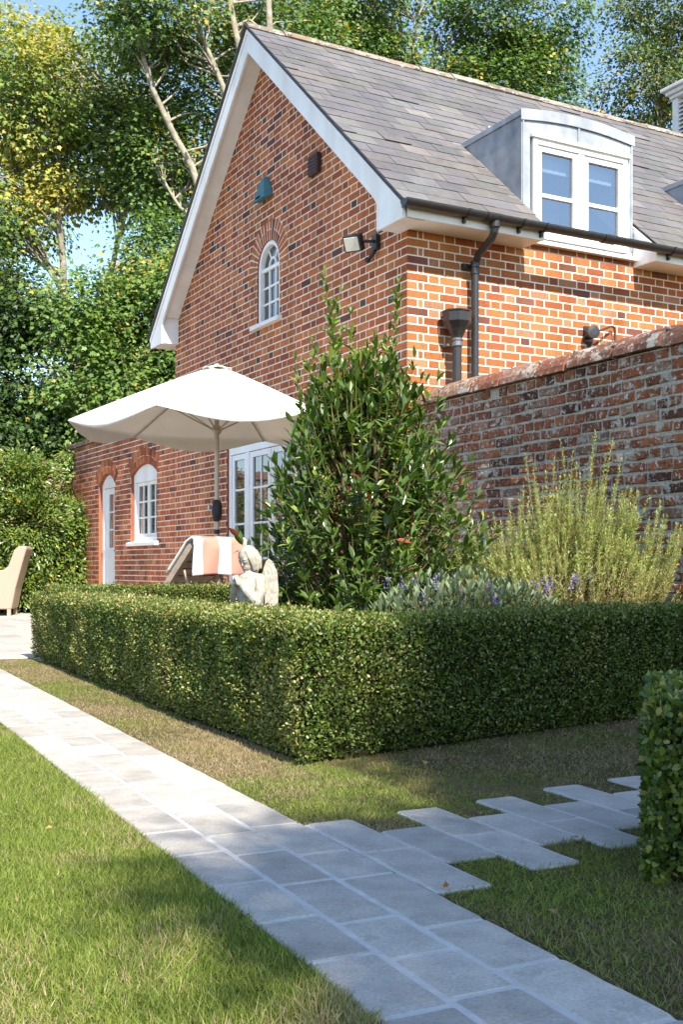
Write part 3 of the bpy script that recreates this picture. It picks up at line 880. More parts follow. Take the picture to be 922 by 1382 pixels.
# fittings on the house walls, each a thing of its own
def hthing(name, label, cat, loc):
    x, y = house(loc[0], loc[1])
    return thing(name, label, cat, (x, y, loc[2]+ZB), HROT)
T = hthing('bird_box', 'small teal wedge-shaped nest box high on the brick gable', 'nest box', (-.009, 2.90, 4.85))
m = MB(); v = [(0,-.165,0),(0,.165,0),(0,.045,.235),(0,-.045,.235),(-.11,-.15,-.035),(-.11,.15,-.035),(-.05,.04,.22),(-.05,-.04,.22)]
m.add(v, [(4,5,1,0),(6,7,3,2),(7,6,5,4),(0,3,7,4),(5,6,2,1),(3,0,1,2)]); m.build('shell', M['teal'], T, bevel=.006)
m = MB(); m.box((-.112, -.05, -.012), (-.098, .05, .002)); m.build('slot', M['dark'], T)
T = hthing('vent_cover', 'dark brown square vent cover high on the brick gable', 'vent', (-.009, 1.715, 4.745))
m = MB(); m.box((-.045, -.105, 0), (0, .105, .20)); m.build('cover', M['brown'], T, bevel=.006)
m = MB()
for k in range(5): m.box((-.052, -.09, .022+k*.035), (-.046, .09, .034+k*.035))
m.build('slat', M['brown'], T)
T = hthing('flood_light', 'black security floodlight with square lens under the eaves corner', 'security light', (-.009, .50, 3.74))
m = MB(); m.box((-.04, -.045, -.06), (0, .045, .08)); m.tube([(-.04, 0, .02), (-.10, .03, .02), (-.14, .06, .02)], .016, 8); m.tube([(-.02, 0, -.06), (-.05, .0, -.10), (-.07, .02, -.13)], .018, 8)
m.build('bracket', M['black'], T, bevel=.004)
R3 = Matrix.Translation((-.19, .10, .01)) @ Matrix.Rotation(math.radians(35), 4, 'Z') @ Matrix.Rotation(math.radians(-28), 4, 'Y')
m = MB(); m.box((-.045, -.085, -.075), (.04, .085, .075), M=R3)
for k in range(5): m.box((.04, -.07, -.06+k*.028), (.06, .07, -.052+k*.028), M=R3)
m.build('housing', M['black'], T, bevel=.008)
m = MB(); m.box((-.055, -.07, -.06), (-.046, .07, .06), M=R3); m.build('lens', M['lens'], T, bevel=.003)
m = MB(); m.ball((-.085, .035, -.15), (.03, .03, .028), seg=10, rings=7); m.build('sensor', M['black'], T, smooth=True)
T = hthing('alarm_bell', 'old black iron bell housing with bent conduit above the coping', 'bell', (2.04, -.009, 3.02))
m = MB(); m.box((-.06, -.018, -.07), (.05, 0, .085)); m.build('plate', M['black'], T, bevel=.006)
m = MB(); Mx = Matrix.Rotation(math.radians(90), 4, 'X') @ Matrix.Rotation(math.radians(-14), 4, 'Y')
m.lathe([(.052, .015), (.056, .03), (.056, .095), (.064, .10), (.064, .125), (.03, .13)], (-.005, 0, .01), 16, M=Mx); m.lathe([(.03, -.02), (.02, -.05), (.006, -.06)], (0, -.02, -.055), 10)
m.build('housing', M['black'], T, bevel=.002)
m = MB(); m.tube([(.02, -.12, .02), (.10, -.11, .05), (.22, -.07, .095), (.28, -.04, .105), (.305, -.03, .09), (.312, -.03, .05), (.312, -.03, -.20), (.312, -.03, -.6)], .010, 8); m.build('conduit', M['brown'], T)
m = MB(); m.tube([(0, -.02, -.11), (0, -.02, -.7)], .006, 6); m.build('cable', M['brown'], T)

# ------------------------------------------------------------------ older low building beside the gable
OB_END = 10.60
OBo = W+.012
x, y = house(0, W+.004)
DR = math.radians(1.6)                         # it stands a touch out of line with the gable
OB = thing('garden_building', 'low older brick building with white door and small window beside the gable', 'outbuilding', (x, y, ZB), HROT+DR)
o_ = W+.004
D_C, D_H, D_SPR, D_R = 8.64-o_, .385, 2.07, .17
W_C, W_H, W_SIL, W_SPR, W_R = 7.01-o_, .525, 1.17, 2.13, .14
DRr, Dcz, Da = seg_arch(D_C, D_H, D_SPR, D_R); WRr, Wcz, Wa = seg_arch(W_C, W_H, W_SPR, W_R)
def seg_hole(C, Hh, spr, R, cz, a, z0, ring=.225):
    def f(z):
        if z < z0: return None
        if z <= spr: return (C-Hh, C+Hh)
        R1 = R+ring; dz = z-cz
        if dz >= R1: return None
        xx = min(math.sqrt(R1*R1-dz*dz), Hh+(z-spr)*math.tan(a)); return (C-xx, C+xx)
    return f
m = MB(); Lb = OB_END-o_
brick_wall(m, 0, Lb, 0, 2.775, fn_gab, t_older, bond='flemish', holes=[seg_hole(D_C, D_H, D_SPR, DRr, Dcz, Da, -1), seg_hole(W_C, W_H, W_SPR, WRr, Wcz, Wa, 1.12495)], d=.005, jit=.002, seed=31)
arch_ring(m, D_C, Dcz, DRr+.002, DRr+.225, PI/2-Da, PI/2+Da, 13, fn_gab, t_older, .0060, joint=.008)
arch_ring(m, W_C, Wcz, WRr+.002, WRr+.225, PI/2-Wa, PI/2+Wa, 17, fn_gab, t_older, .0060, joint=.008)
ol = [(D_C+D_H, 0), (D_C+D_H, D_SPR)]+arc(D_C, Dcz, DRr, PI/2-Da, PI/2+Da, 10)+[(D_C-D_H, 0)]
quad_strip_reveal(m, ol[::-1], fn_gab, .12, 0, (.36, .12, .055))
ol = [(W_C+W_H, W_SIL), (W_C+W_H, W_SPR)]+arc(W_C, Wcz, WRr, PI/2-Wa, PI/2+Wa, 10)+[(W_C-W_H, W_SIL)]
quad_strip_reveal(m, ol[::-1], fn_gab, .12, 0, (.36, .12, .055))
m.box((.001, Lb-.01, 0), (4.0, Lb, 2.775), 0, (.3, .1, .05)); m.box((.3, .05, 2.71), (4.0, Lb-.02, 2.77), 0, (.2, .1, .07))
m.build('wall', [M['brick'], M['mortar']], OB)
m = MB(); rr = random.Random(8); yy = -.0
while yy < Lb:
    L = rr.uniform(.2, .24); m.box((-.05, yy+.004, 2.777), (.28, min(yy+L, Lb+.04)-.004, 2.85+rr.uniform(0, .02)), 0, pick(rr, [(.5, (.16, .10, .07)), (.5, (.22, .13, .09))])); yy += L
m.build('coping', M['coping'], OB, bevel=.012)
m = MB()
fo = arc(D_C, Dcz, DRr-.003, PI/2-Da, PI/2+Da, 10)
m.prism([(D_C+D_H-.003, 2.03), (D_C+D_H-.003, D_SPR)]+fo[1:-1]+[(D_C-D_H+.003, D_SPR), (D_C-D_H+.003, 2.03)], fnw, .055, .15)
m.box((.055, D_C+D_H-.07, 0), (.15, D_C+D_H-.003, 2.03)); m.box((.055, D_C-D_H+.003, 0), (.15, D_C-D_H+.07, 2.03))
DO = m.build('door', M['white'], OB, bevel=.004)
m = MB(); y0, y1 = D_C-D_H+.072, D_C+D_H-.072
m.box((.10, y0, .02), (.14, y1, 1.10)); m.box((.10, y0, 1.10), (.14, y0+.09, 2.025)); m.box((.10, y1-.12, 1.10), (.14, y1, 2.025)); m.box((.10, y0+.09, 1.93), (.14, y1-.12, 2.025))
for z in (1.38, 1.655): m.box((.107, y0+.09, z-.012), (.135, y1-.12, z+.012))
ym = (y0+.09+y1-.12)/2; m.box((.105, ym-.012, 1.10), (.137, ym+.012, 1.93))
m.build('leaf', M['white'], DO, bevel=.003)
m = MB(); m.box((.12, y0+.08, 1.09), (.126, y1-.11, 1.94)); m.build('pane', M['glass'], DO)
m = MB(); m.box((.092, y0+.03, .96), (.10, y0+.065, 1.10)); m.tube([(.09, y0+.045, 1.05), (.06, y0+.045, 1.05), (.055, y0+.13, 1.05)], .009, 8); m.build('handle', M['black'], DO)
m = MB()
fo = arc(W_C, Wcz, WRr-.003, PI/2-Wa, PI/2+Wa, 10)
m.prism([(W_C+W_H-.003, 2.02), (W_C+W_H-.003, W_SPR)]+fo[1:-1]+[(W_C-W_H+.003, W_SPR), (W_C-W_H+.003, 2.02)], fnw, .045, .13)
m.box((.045, W_C+W_H-.06, W_SIL), (.13, W_C+W_H-.003, 2.02)); m.box((.045, W_C-W_H+.003, W_SIL), (.13, W_C-W_H+.06, 2.02)); m.box((.045, W_C-W_H+.06, W_SIL), (.13, W_C+W_H-.06, W_SIL+.06))
WO = m.build('window', M['white'], OB, bevel=.004)
m = MB(); g = .045
for a, b in ((W_C-W_H+.062, W_C-.004), (W_C+.004, W_C+W_H-.062)):
    m.box((.075, a, W_SIL+.062), (.12, a+g, 2.018)); m.box((.075, b-g, W_SIL+.062), (.12, b, 2.018)); m.box((.075, a+g, W_SIL+.062), (.12, b-g, W_SIL+.11)); m.box((.075, a+g, 1.97), (.12, b-g, 2.018))
    mm = (a+b)/2; m.box((.082, mm-.012, W_SIL+.11), (.115, mm+.012, 1.97))
    for k in (1, 2):
        z = W_SIL+.11+(1.97-W_SIL-.11)*k/3; m.box((.084, a+g, z-.012), (.113, b-g, z+.012))
m.build('casement', M['white'], WO, bevel=.003)
m = MB(); m.box((.098, W_C-W_H+.08, W_SIL+.08), (.103, W_C+W_H-.08, 2.0)); m.build('pane', M['glass'], WO)
m = MB(); m.prism([(-.06, W_SIL-.07), (-.06, W_SIL-.02), (.07, W_SIL+.005), (.07, W_SIL-.07)], lambda u, v, w: (u, w, v), W_C-W_H-.07, W_C+W_H+.07); m.build('sill', M['white'], WO, bevel=.006)

# ------------------------------------------------------------------ garden walls
def old_wall(name, label, a, b, h, seed, thick=.30, pitch=.079):
    a = np.array(a, float); b = np.array(b, float); d = b-a; L = float(np.linalg.norm(d)); d /= L
    o = thing(name, label, 'wall', (a[0], a[1], ZB), math.atan2(d[1], d[0]))
    m = MB()
    fnf = lambda w, z, off: (w, -off, z)
    brick_wall(m, 0, L, 0, h, fnf, t_old, bond='garden', pitch=pitch, d=.010, joint=.019, jit=.0075, seed=seed)
    m.box((0, .02, 0), (L, thick, h), 1)
    m.build('brickwork', [M['oldbrick'], M['oldmortar']], o)
    m = MB(); rr = random.Random(seed); x = 0; cy = thick/2
    while x < L:
        Lt = rr.uniform(.30, .50); x2 = min(x+Lt, L)
        R = thick/2+.045; dz = rr.uniform(-.012, .012); dy = rr.uniform(-.012, .012)
        t = pick(rr, [(.4, (.24, .10, .06)), (.3, (.20, .10, .07)), (.3, (.28, .16, .11))])
        po = [(cy+dy-R*math.cos(an), h+dz+.002+R*.80*math.sin(an)) for an in [PI*i/10 for i in range(11)]]
        m.prism(po, lambda u, v, w: (w, u, v), x+.012, x2-.006, 0, t)
        po2 = [(cy-(R-.012)*math.cos(an), h+(R-.012)*.8*math.sin(an)) for an in [PI*i/8 for i in range(9)]]
        m.prism(po2, lambda u, v, w: (w, u, v), x-.006, x+.014, 0, (.30, .28, .24))
        for k in range(5):
            an = rr.uniform(.15, .85)*PI
            m.ball((x+rr.uniform(-.02, .03), cy-R*math.cos(an), h+R*.8*math.sin(an)), (rr.uniform(.012, .03), .018, .016), 0, 6, 4, tint=(.27, .25, .21))
        x = x2
    m.build('coping', M['coping'], o, bevel=.008)
    return o
gwd = np.array([-.4664, .8845]); gw0 = np.array([2.011, 7.2])
# right of the house: its near face runs from the house corner towards the viewer
old_wall('garden_wall', 'weathered old brick garden wall with terracotta coping behind the rosemary', gw0+gwd*2.87, gw0-gwd*4.6, 2.20, 41)
bw = np.array(house(.0, OB_END+.0)) - RV*.02
old_wall('garden_wall', 'distant old brick wall behind the glossy shrub and wicker chair', bw-RV*9.0, bw+RV*.5, 2.42, 43)

# ------------------------------------------------------------------ ground, path, patio
m = MB(); m.add([(-250, -250, 0), (250, -250, 0), (250, 250, 0), (-250, 250, 0)], [(0, 1, 2, 3)])
tag(m.build('ground', M['ground']), kind='structure')

def paver_poly(p0, p1, q0, q1, rr, g=.0052, rnd=.007):
    p0 += g; p1 -= g; q0 += g; q1 -= g
    pts = []
    for (cp, cq, sp, sq) in ((p0, q0, 1, 1), (p1, q0, -1, 1), (p1, q1, -1, -1), (p0, q1, 1, -1)):
        r1 = rnd*rr.uniform(.5, 1.3)
        a = (cp+sp*r1, cq); b = (cp, cq+sq*r1); c = (cp+sp*r1*.3, cq+sq*r1*.3)
        pts += [b, c, a] if sp*sq > 0 else [a, c, b]
    # worn, slightly wavy long edges
    out = []
    for i, p in enumerate(pts):
        q = pts[(i+1) % len(pts)]; out.append(p)
        L = math.hypot(q[0]-p[0], q[1]-p[1])
        for k in range(1, int(L/.05)):
            t = k/int(L/.05); out.append((p[0]+(q[0]-p[0])*t+rr.uniform(-.0022, .0022), p[1]+(q[1]-p[1])*t+rr.uniform(-.0022, .0022)))
    return out
def t_paver(rr):
    return pick(rr, [(.4, (.40, .40, .40)), (.35, (.415, .415, .415)), (.2, (.38, .38, .38)), (.05, (.43, .43, .43))])
def add_paver(m, p0, p1, q0, q1, rr, z=.0075):
    poly = paver_poly(p0, p1, q0, q1, rr)
    zz = z+rr.uniform(-.0010, .0012)
    n = len(poly); cp = (p0+p1)/2; cq = (q0+q1)/2
    ins = [(p[0]+math.copysign(.004, cp-p[0]), p[1]+math.copysign(.004, cq-p[1])) for p in poly]
    V = [(*pq(p[0], p[1]), -.02) for p in poly]+[(*pq(p[0], p[1]), zz-.004) for p in poly]+[(*pq(p[0], p[1]), zz) for p in ins]
    f = [tuple(range(2*n, 3*n))]
    for i in range(n):
        j = (i+1) % n; f += [(i, j, n+j, n+i), (n+i, n+j, 2*n+j, 2*n+i)]
    tt = t_paver(rr); k_ = sum(tt)/3/.445; tt = (.475*k_, .448*k_, .398*k_)
    m.add(V, f, 0, tt)
m = MB(); rr = random.Random(21)
QB = [x*K for x in (.904, 1.064, 1.222, 1.392)]
fixed = {1: [1.748*K, 1.977*K, 2.225*K, 2.56*K, 2.876*K], 2: [1.50*K, 1.835*K, 2.117*K, 2.54*K, 2.80*K], 0: [1.723*K, 2.03*K, 2.30*K, 2.62*K, 2.938*K]}
for i in range(3):
    js = list(fixed[i])
    while js[-1] < 9.4: js.append(js[-1]+rr.choice([.22, .27, .30, .34, .38]))
    while js[0] > -1.0: js.insert(0, js[0]-rr.choice([.22, .27, .30, .34]))
    for a, b in zip(js[:-1], js[1:]): add_paver(m, a, b, QB[i], QB[i+1], rr)
    g = [(*pq(js[0], QB[i]-.0), .0), ]
# stepped side path: strips with their ends (p) as laid
SB = [x*K for x in (1.392, 1.553, 1.728, 1.888, 2.055, 2.215, 2.385, 2.548, 2.705, 2.87, 3.03, 3.19, 3.35, 3.51, 3.67, 3.83, 3.99)]
ends = [(3.142, 2.742, 2.325), (2.957, 2.560), (3.172, 2.797, 2.407), (2.997, 2.607), (3.212, 2.836, 2.491), (3.048, 2.658), (3.284, 2.880, 2.50), (3.102, 2.70), (3.321, 2.93, 2.54), (3.15, 2.75), (3.36, 2.98, 2.58), (3.19, 2.79), (3.41, 3.02, 2.62), (3.23, 2.84), (3.45, 3.05, 2.67), (3.27, 2.88)]
for i, e in enumerate(ends):
    for a, b in zip(e[:-1], e[1:]): add_paver(m, b*K, a*K, SB[i], SB[i+1], rr)
# grout bed
def slab(m, p0, p1, q0, q1, z):
    V = [(*pq(p0, q0), -.03), (*pq(p1, q0), -.03), (*pq(p1, q1), -.03), (*pq(p0, q1), -.03), (*pq(p0, q0), z), (*pq(p1, q0), z), (*pq(p1, q1), z), (*pq(p0, q1), z)]
    m.add(V, [(0,1,2,3), (7,6,5,4), (4,5,1,0), (5,6,2,1), (6,7,3,2), (7,4,0,3)], 1)
slab(m, -1.0, 9.3, QB[0]+.012, QB[3]-.012, .0058)
for i, e in enumerate(ends):
    slab(m, e[-1]*K+.014, e[0]*K-.014, SB[i]-.004 if i == 0 else SB[i]+.001, SB[i+1]-.001, .0056+.0003*(i % 2))
tag(m.build('garden_path', [M['limestone'], M['grout']]), kind='structure')

m = MB(); rr = random.Random(22)
q = -6.0
def patio_ok(p0, p1, q0, q1): return True
row = 0
while q < 5.6:
    wq = .30; p = 8.62+(.2 if row % 2 else 0)
    if q+wq > QB[0]-.3 and q < 1.62: p += .0
    lim0 = 9.32 if q < 1.75 else 8.95
    p = lim0
    if row % 2: 
        add_paver(m, p, p+.22, q, q+wq, rr, .011); p += .22
    while p < 19:
        L = rr.choice([.3, .45, .6])
        w_ = pq(p+L/2, q+wq/2)-CORNER
        if np.dot(w_, RV) > -.12 and np.dot(w_, UV) > -.5: break
        add_paver(m, p, p+L, q, q+wq, rr, .011); p += L
    q += wq; row += 1
slab(m, 9.33, 19, -6.0, 1.70, .0075); slab(m, 9.0, 15, 1.70, 5.0, .0072)
tag(m.build('patio', [M['limestone'], M['grout']]), kind='structure')

# planting bed soil inside the hedge
HQ0 = 1.775*K; HW = .42
m = MB()
V = [(*pq(4.2, HQ0+.2), .02), (*pq(4.7, 4.62), .02), (*pq(9.0, 4.62), .02), (*pq(8.4, HQ0+.2), .02)]
m.add(V, [(3, 2, 1, 0)]); tag(m.build('planting_bed', M['soil']), kind='structure')

# ------------------------------------------------------------------ box hedges
def box_tint(n, dry):
    base = mix((.030, .066, .011), (.160, .215, .034), rng.random(n)**1.25)
    old = mix((.24, .235, .055), (.37, .31, .12), rng.random(n))
    return np.where((rng.random(n) < dry)[:, None], old, base)

def hedge_leaves(name, boxes, parent, dens=19000, leaf=.0148, seed=1, keep=None):
    """boxes: list of (origin xy, dir xy, length, width, height, faces) ; leaves cover sides and top with ragged depth"""
    P = []; N = []; D = []
    for bi, (o, d, L, Wd, Hh, faces, dry_sun_base) in enumerate(boxes):
        k0 = len(P)
        o = np.array(o); d = np.array(d); e = np.array([d[1], -d[0]])      # e = outward (front) side
        def emit(n, f):
            u = rng.random(n); v = rng.random(n)
            return f(u, v)
        rC = .05
        for fc in faces:
            if fc in ('front', 'back'):
                A = L*Hh; n = int(A*dens)
                u = rng.random(n)*L; z = rng.random(n)**.95*Hh
                z = np.maximum(z, .02)
                s = 0.0 if fc == 'front' else -Wd; sg = 1 if fc == 'front' else -1
                inset = np.where(z > Hh-rC, (rC-np.sqrt(np.maximum(rC**2-(z-Hh+rC)**2, 0))), 0)
                und = (vnoise(u*2.2+seed*3, z*2.2, 3)-.5)*.024+(vnoise(u*7+seed, z*6, 4)-.5)*.036
                und = und - np.maximum(.10-z, 0)*.5
                dep = rng.random(n)**1.6*.05
                off = s+sg*(und-inset-dep)
                xy = o+d*u[:, None]+e*off[:, None]
                P.append(np.c_[xy, z]); nn = np.tile(np.r_[e*sg, .25], (n, 1)); N.append(nn)
                dd = np.clip(dry_sun_base*(1.35-z/Hh)+(vnoise(u*3, z*3+9, 5)-.62)*.5, .02, .8); D.append(dd)
            elif fc == 'top':
                A = L*Wd; n = int(A*dens*1.15)
                u = rng.random(n)*L; w = rng.random(n)*Wd
                und = (vnoise(u*2+seed, w*2, 6)-.5)*.03+(vnoise(u*8, w*8, 7)-.5)*.02
                z = Hh+und-rng.random(n)**1.6*.045+(rng.random(n) < .05)*rng.random(n)*.03
                edge = np.minimum(w, Wd-w); z = z-np.where(edge < rC, rC-np.sqrt(np.maximum(rC**2-(rC-edge)**2, 0)), 0)
                xy = o+d*u[:, None]-e*w[:, None]
                P.append(np.c_[xy, z]); N.append(np.tile([0, 0, 1.0], (n, 1))); D.append(np.full(n, .22+dry_sun_base*.5))
            else:
                A = Wd*Hh; n = int(A*dens)
                w = rng.random(n)*Wd; z = np.maximum(rng.random(n)*Hh, .02)
                s = 0.0 if fc == 'start' else L; sg = -1 if fc == 'start' else 1
                edge = np.minimum(w, Wd-w); ins = np.where(edge < .09, .09-np.sqrt(np.maximum(.0081-(.09-edge)**2, 0)), 0)
                ins = ins+np.where(z > Hh-rC, (rC-np.sqrt(np.maximum(rC**2-(z-Hh+rC)**2, 0))), 0)
                off = s+sg*((vnoise(w*4, z*3, 8)-.5)*.05-rng.random(n)**1.6*.05-ins)
                xy = o+d*off[:, None]-e*w[:, None]
                P.append(np.c_[xy, z]); N.append(np.tile(np.r_[d*sg, .25], (n, 1))); D.append(np.clip(np.full(n, dry_sun_base)*(1.3-z/Hh), .02, 1))
        if keep is not None and keep[bi] is not None:
            for k in range(k0, len(P)):
                ok = keep[bi](P[k]); P[k] = P[k][ok]; N[k] = N[k][ok]; D[k] = D[k][ok]
    P = np.concatenate(P); N = np.concatenate(N); D = np.concatenate(D); n = len(P)
    ax = unit(unit(N)*.6+rnd_dirs(n)*.85+np.array([0, 0, .25])); nr = unit(unit(N)*.45+rnd_dirs(n)*.85)
    L = leaf*rng.uniform(.65, 1.25, n)
    return leaves(name, P, ax, nr, L, L*.62, box_tint(n, D), M['boxleaf'], parent, OVAL, .22, .1)

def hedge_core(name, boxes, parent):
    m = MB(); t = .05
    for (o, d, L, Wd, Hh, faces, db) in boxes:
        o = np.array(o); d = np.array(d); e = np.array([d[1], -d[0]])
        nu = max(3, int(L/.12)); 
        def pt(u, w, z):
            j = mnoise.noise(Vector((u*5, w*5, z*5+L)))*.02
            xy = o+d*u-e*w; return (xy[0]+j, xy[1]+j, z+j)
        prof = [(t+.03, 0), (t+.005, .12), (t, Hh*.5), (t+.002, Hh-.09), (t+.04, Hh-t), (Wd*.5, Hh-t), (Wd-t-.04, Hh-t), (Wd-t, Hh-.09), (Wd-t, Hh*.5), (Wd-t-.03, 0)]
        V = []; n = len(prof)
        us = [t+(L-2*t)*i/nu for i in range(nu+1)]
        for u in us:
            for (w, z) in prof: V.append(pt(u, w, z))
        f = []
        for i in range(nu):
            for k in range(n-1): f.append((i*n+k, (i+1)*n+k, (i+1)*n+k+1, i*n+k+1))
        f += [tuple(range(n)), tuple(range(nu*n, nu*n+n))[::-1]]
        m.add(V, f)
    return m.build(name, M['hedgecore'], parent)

HH = .545
HG = thing('box_hedge', 'low clipped box hedge wrapped around the planting bed', 'hedge', (0, 0, 0))
p_near, p_far = 4.03*K, 9.80*K
c0 = pq(p_near, HQ0)                                   # near corner
c1 = pq(p_far, HQ0)
f1 = pq(4.83*K, 4.93); fd = unit(f1-c0); fl = float(np.linalg.norm(f1-c0))
bk0 = pq(8.72, HQ0+.02)
bx = [
    (c1, -PV, p_far-p_near, HW, HH, ('front', 'top', 'back', 'start'), .20),
    (c0-fd*.02, fd, fl+.18, HW, HH, ('front', 'top', 'back', 'end'), .07),
    (bk0-PV*HW, RV, 3.3, HW*.9, HH+.05, ('front', 'top', 'back'), .10),
]
bx[0] = (c1, -PV, p_far-p_near+.02, HW, HH, ('front', 'top', 'back', 'start'), .48)  # more pale dry leaves on this leg, also standing in for sunlight
fe = np.array([fd[1], -fd[0]])
def keep_left(P): return (P[:, :2]-c0)@fe < -.012-.03*rng.random(len(P))
def keep_front(P): return P[:, :2]@QV > HQ0+.005+.03*rng.random(len(P))
hedge_leaves('foliage', bx, HG, keep=[keep_left, keep_front, None])
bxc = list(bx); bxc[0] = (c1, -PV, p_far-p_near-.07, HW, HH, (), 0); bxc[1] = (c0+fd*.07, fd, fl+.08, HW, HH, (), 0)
hedge_core('shade_core', bxc, HG)
rr = random.Random(4)
for i in range(44):
    m = MB()
    on = rr.random() < .55
    if on: b = c1-PV*rr.uniform(.1, p_far-p_near-.1)+QV*rr.uniform(.06, .12)
    else: b = c0+fd*rr.uniform(.2, fl)-np.array([fd[1], -fd[0]])*rr.uniform(.06, .12)
    a = rr.uniform(0, 2*PI)
    m.tube([(b[0], b[1], -.01), (b[0]+math.cos(a)*.02, b[1]+math.sin(a)*.02, .09), (b[0]+math.cos(a)*.06, b[1]+math.sin(a)*.06, .2)], [.007, .006, .004], 5)
    m.build('stem', M['twig'], HG)

SH = thing('box_shrub', 'dark box shrub cut off at the edge beside the stepping slabs', 'shrub', (0, 0, 0))
so = np.array([.715, 2.60]); sd = unit(np.array([.963, -.27]))
bx2 = [(so, sd, 1.2, .62, .44, ('front', 'top', 'back', 'start'), .03)]
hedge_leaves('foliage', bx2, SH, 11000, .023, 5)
hedge_core('shade_core', bx2, SH)

# ------------------------------------------------------------------ grass
def blades(name, xy, hgt, wid, tint, parent=None, lean=.5):
    n = len(xy)
    z0 = np.zeros(n)
    ax = unit(np.c_[rng.normal(size=(n, 2))*lean, np.ones(n)])
    nr = rnd_dirs(n)
    P = np.c_[xy, z0-.003]
    return leaves(name, P, ax, nr, hgt, wid, tint, M['grass'], parent, BLADE, 0.15, .35)

def in_paving(p, q):
    e_ = .014*rng.random(len(p))**2
    bad = (q > QB[0]+e_) & (q < QB[3]-e_) & (p < 9.35)
    for i, e in enumerate(ends):
        bad |= (q > SB[i]-.001) & (q < SB[i+1]+.001) & (p > e[-1]*K+.008+e_) & (p < e[0]*K-.008-e_)
    return bad
def scatter(n, p0, p1, q0, q1):
    return rng.uniform(p0, p1, n), rng.uniform(q0, q1, n)
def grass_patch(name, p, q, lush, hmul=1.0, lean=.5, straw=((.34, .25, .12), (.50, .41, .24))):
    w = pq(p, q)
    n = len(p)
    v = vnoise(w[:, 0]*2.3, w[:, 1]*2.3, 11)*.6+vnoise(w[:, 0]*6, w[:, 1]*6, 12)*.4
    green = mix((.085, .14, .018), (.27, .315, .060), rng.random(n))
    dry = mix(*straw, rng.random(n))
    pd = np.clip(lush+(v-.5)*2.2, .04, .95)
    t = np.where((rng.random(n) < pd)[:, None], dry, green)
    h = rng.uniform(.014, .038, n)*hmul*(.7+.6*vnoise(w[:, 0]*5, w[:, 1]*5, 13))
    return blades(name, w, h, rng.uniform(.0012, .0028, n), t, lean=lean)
# left lawn (dense near the viewer, thinner far off to the side)
P_, Q_ = [], []
for (n, a, b, c_, d_) in ((260000, .8, 3.2, -.55, QB[0]-.0), (140000, 3.2, 5.4, -.7, QB[0]-.0), (60000, 5.4, 9.3, -1.2, QB[0]-.0), (50000, .5, 6.5, -2.6, -.55)):
    p, q = scatter(n, a, b, c_, d_); P_.append(p); Q_.append(q)
p = np.concatenate(P_); q = np.concatenate(Q_)
q = np.minimum(q+.010*rng.random(len(q))**3, QB[0]+.010)-np.abs(rng.normal(size=len(q)))*.003
o = grass_patch('lawn_grass', p, q, .18, .95, .75); tag(o, 'sunlit green lawn with straw coloured patches', 'grass', kind='stuff')
# verge between path and hedge
P_, Q_ = [], []
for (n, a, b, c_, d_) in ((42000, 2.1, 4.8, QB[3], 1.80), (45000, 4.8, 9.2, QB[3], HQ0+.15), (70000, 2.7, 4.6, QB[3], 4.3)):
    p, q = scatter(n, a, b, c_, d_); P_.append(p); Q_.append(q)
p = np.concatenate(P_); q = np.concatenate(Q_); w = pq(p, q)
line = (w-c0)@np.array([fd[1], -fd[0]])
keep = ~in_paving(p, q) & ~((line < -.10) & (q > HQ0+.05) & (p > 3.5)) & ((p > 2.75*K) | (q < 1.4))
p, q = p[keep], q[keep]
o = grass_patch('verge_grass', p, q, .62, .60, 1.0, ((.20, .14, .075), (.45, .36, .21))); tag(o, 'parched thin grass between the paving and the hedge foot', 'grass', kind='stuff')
# lawn right of the path, below the side path
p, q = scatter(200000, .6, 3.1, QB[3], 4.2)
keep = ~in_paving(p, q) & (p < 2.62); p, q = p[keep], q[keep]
o = grass_patch('shade_tinted_grass', p, q, .55, .75, .95, ((.14, .10, .055), (.32, .25, .14))); tag(o, 'shade tinted patchy grass in front of the side slabs', 'grass', kind='stuff')  # worn thatch browns, darkened further to deepen the tree's shade

# ------------------------------------------------------------------ fallen leaves
LEAFPOS = [((601, 1207), (.34, .15, .035), 'curled orange leaf standing on the paving corner', .018, 1),
           ((575, 1035), (.40, .26, .10), 'flat tan leaf lying in the thin grass by the slabs', .03, 0),
           ((700, 1028), (.36, .17, .06), 'rusty brown leaf lying in the verge near the hedge foot', .028, 0),
           ((742, 1240), (.33, .19, .08), 'small brown leaf beside the path edge in shade', .022, 0),
           ((70, 1126), (.50, .30, .08), 'tiny orange leaf on the sunny lawn', .02, 0),
           ((780, 1140), (.38, .21, .10), 'pinkish brown leaf in the grass notch between slabs', .025, 0)]
for (px, py_), colr, lab, sz, stand in LEAFPOS:
    Z = 1500*.75/(py_-765); x = (px-461)/1500*Z
    a = rng.random()*2*PI
    pos = np.array([[x, Z, .02 if not stand else .018]]); axd = np.array([[math.cos(a), math.sin(a), .15 if not stand else 1.2]])
    o = leaves('fallen_leaf', pos, axd, np.array([[.2, -.3, 1.0]]) if not stand else np.array([[.2, -1, .2]]), sz, sz*.9, np.array([colr]), M['treeleaf'], None, MAPLE, .35, .3)
    tag(o, lab, 'leaf')

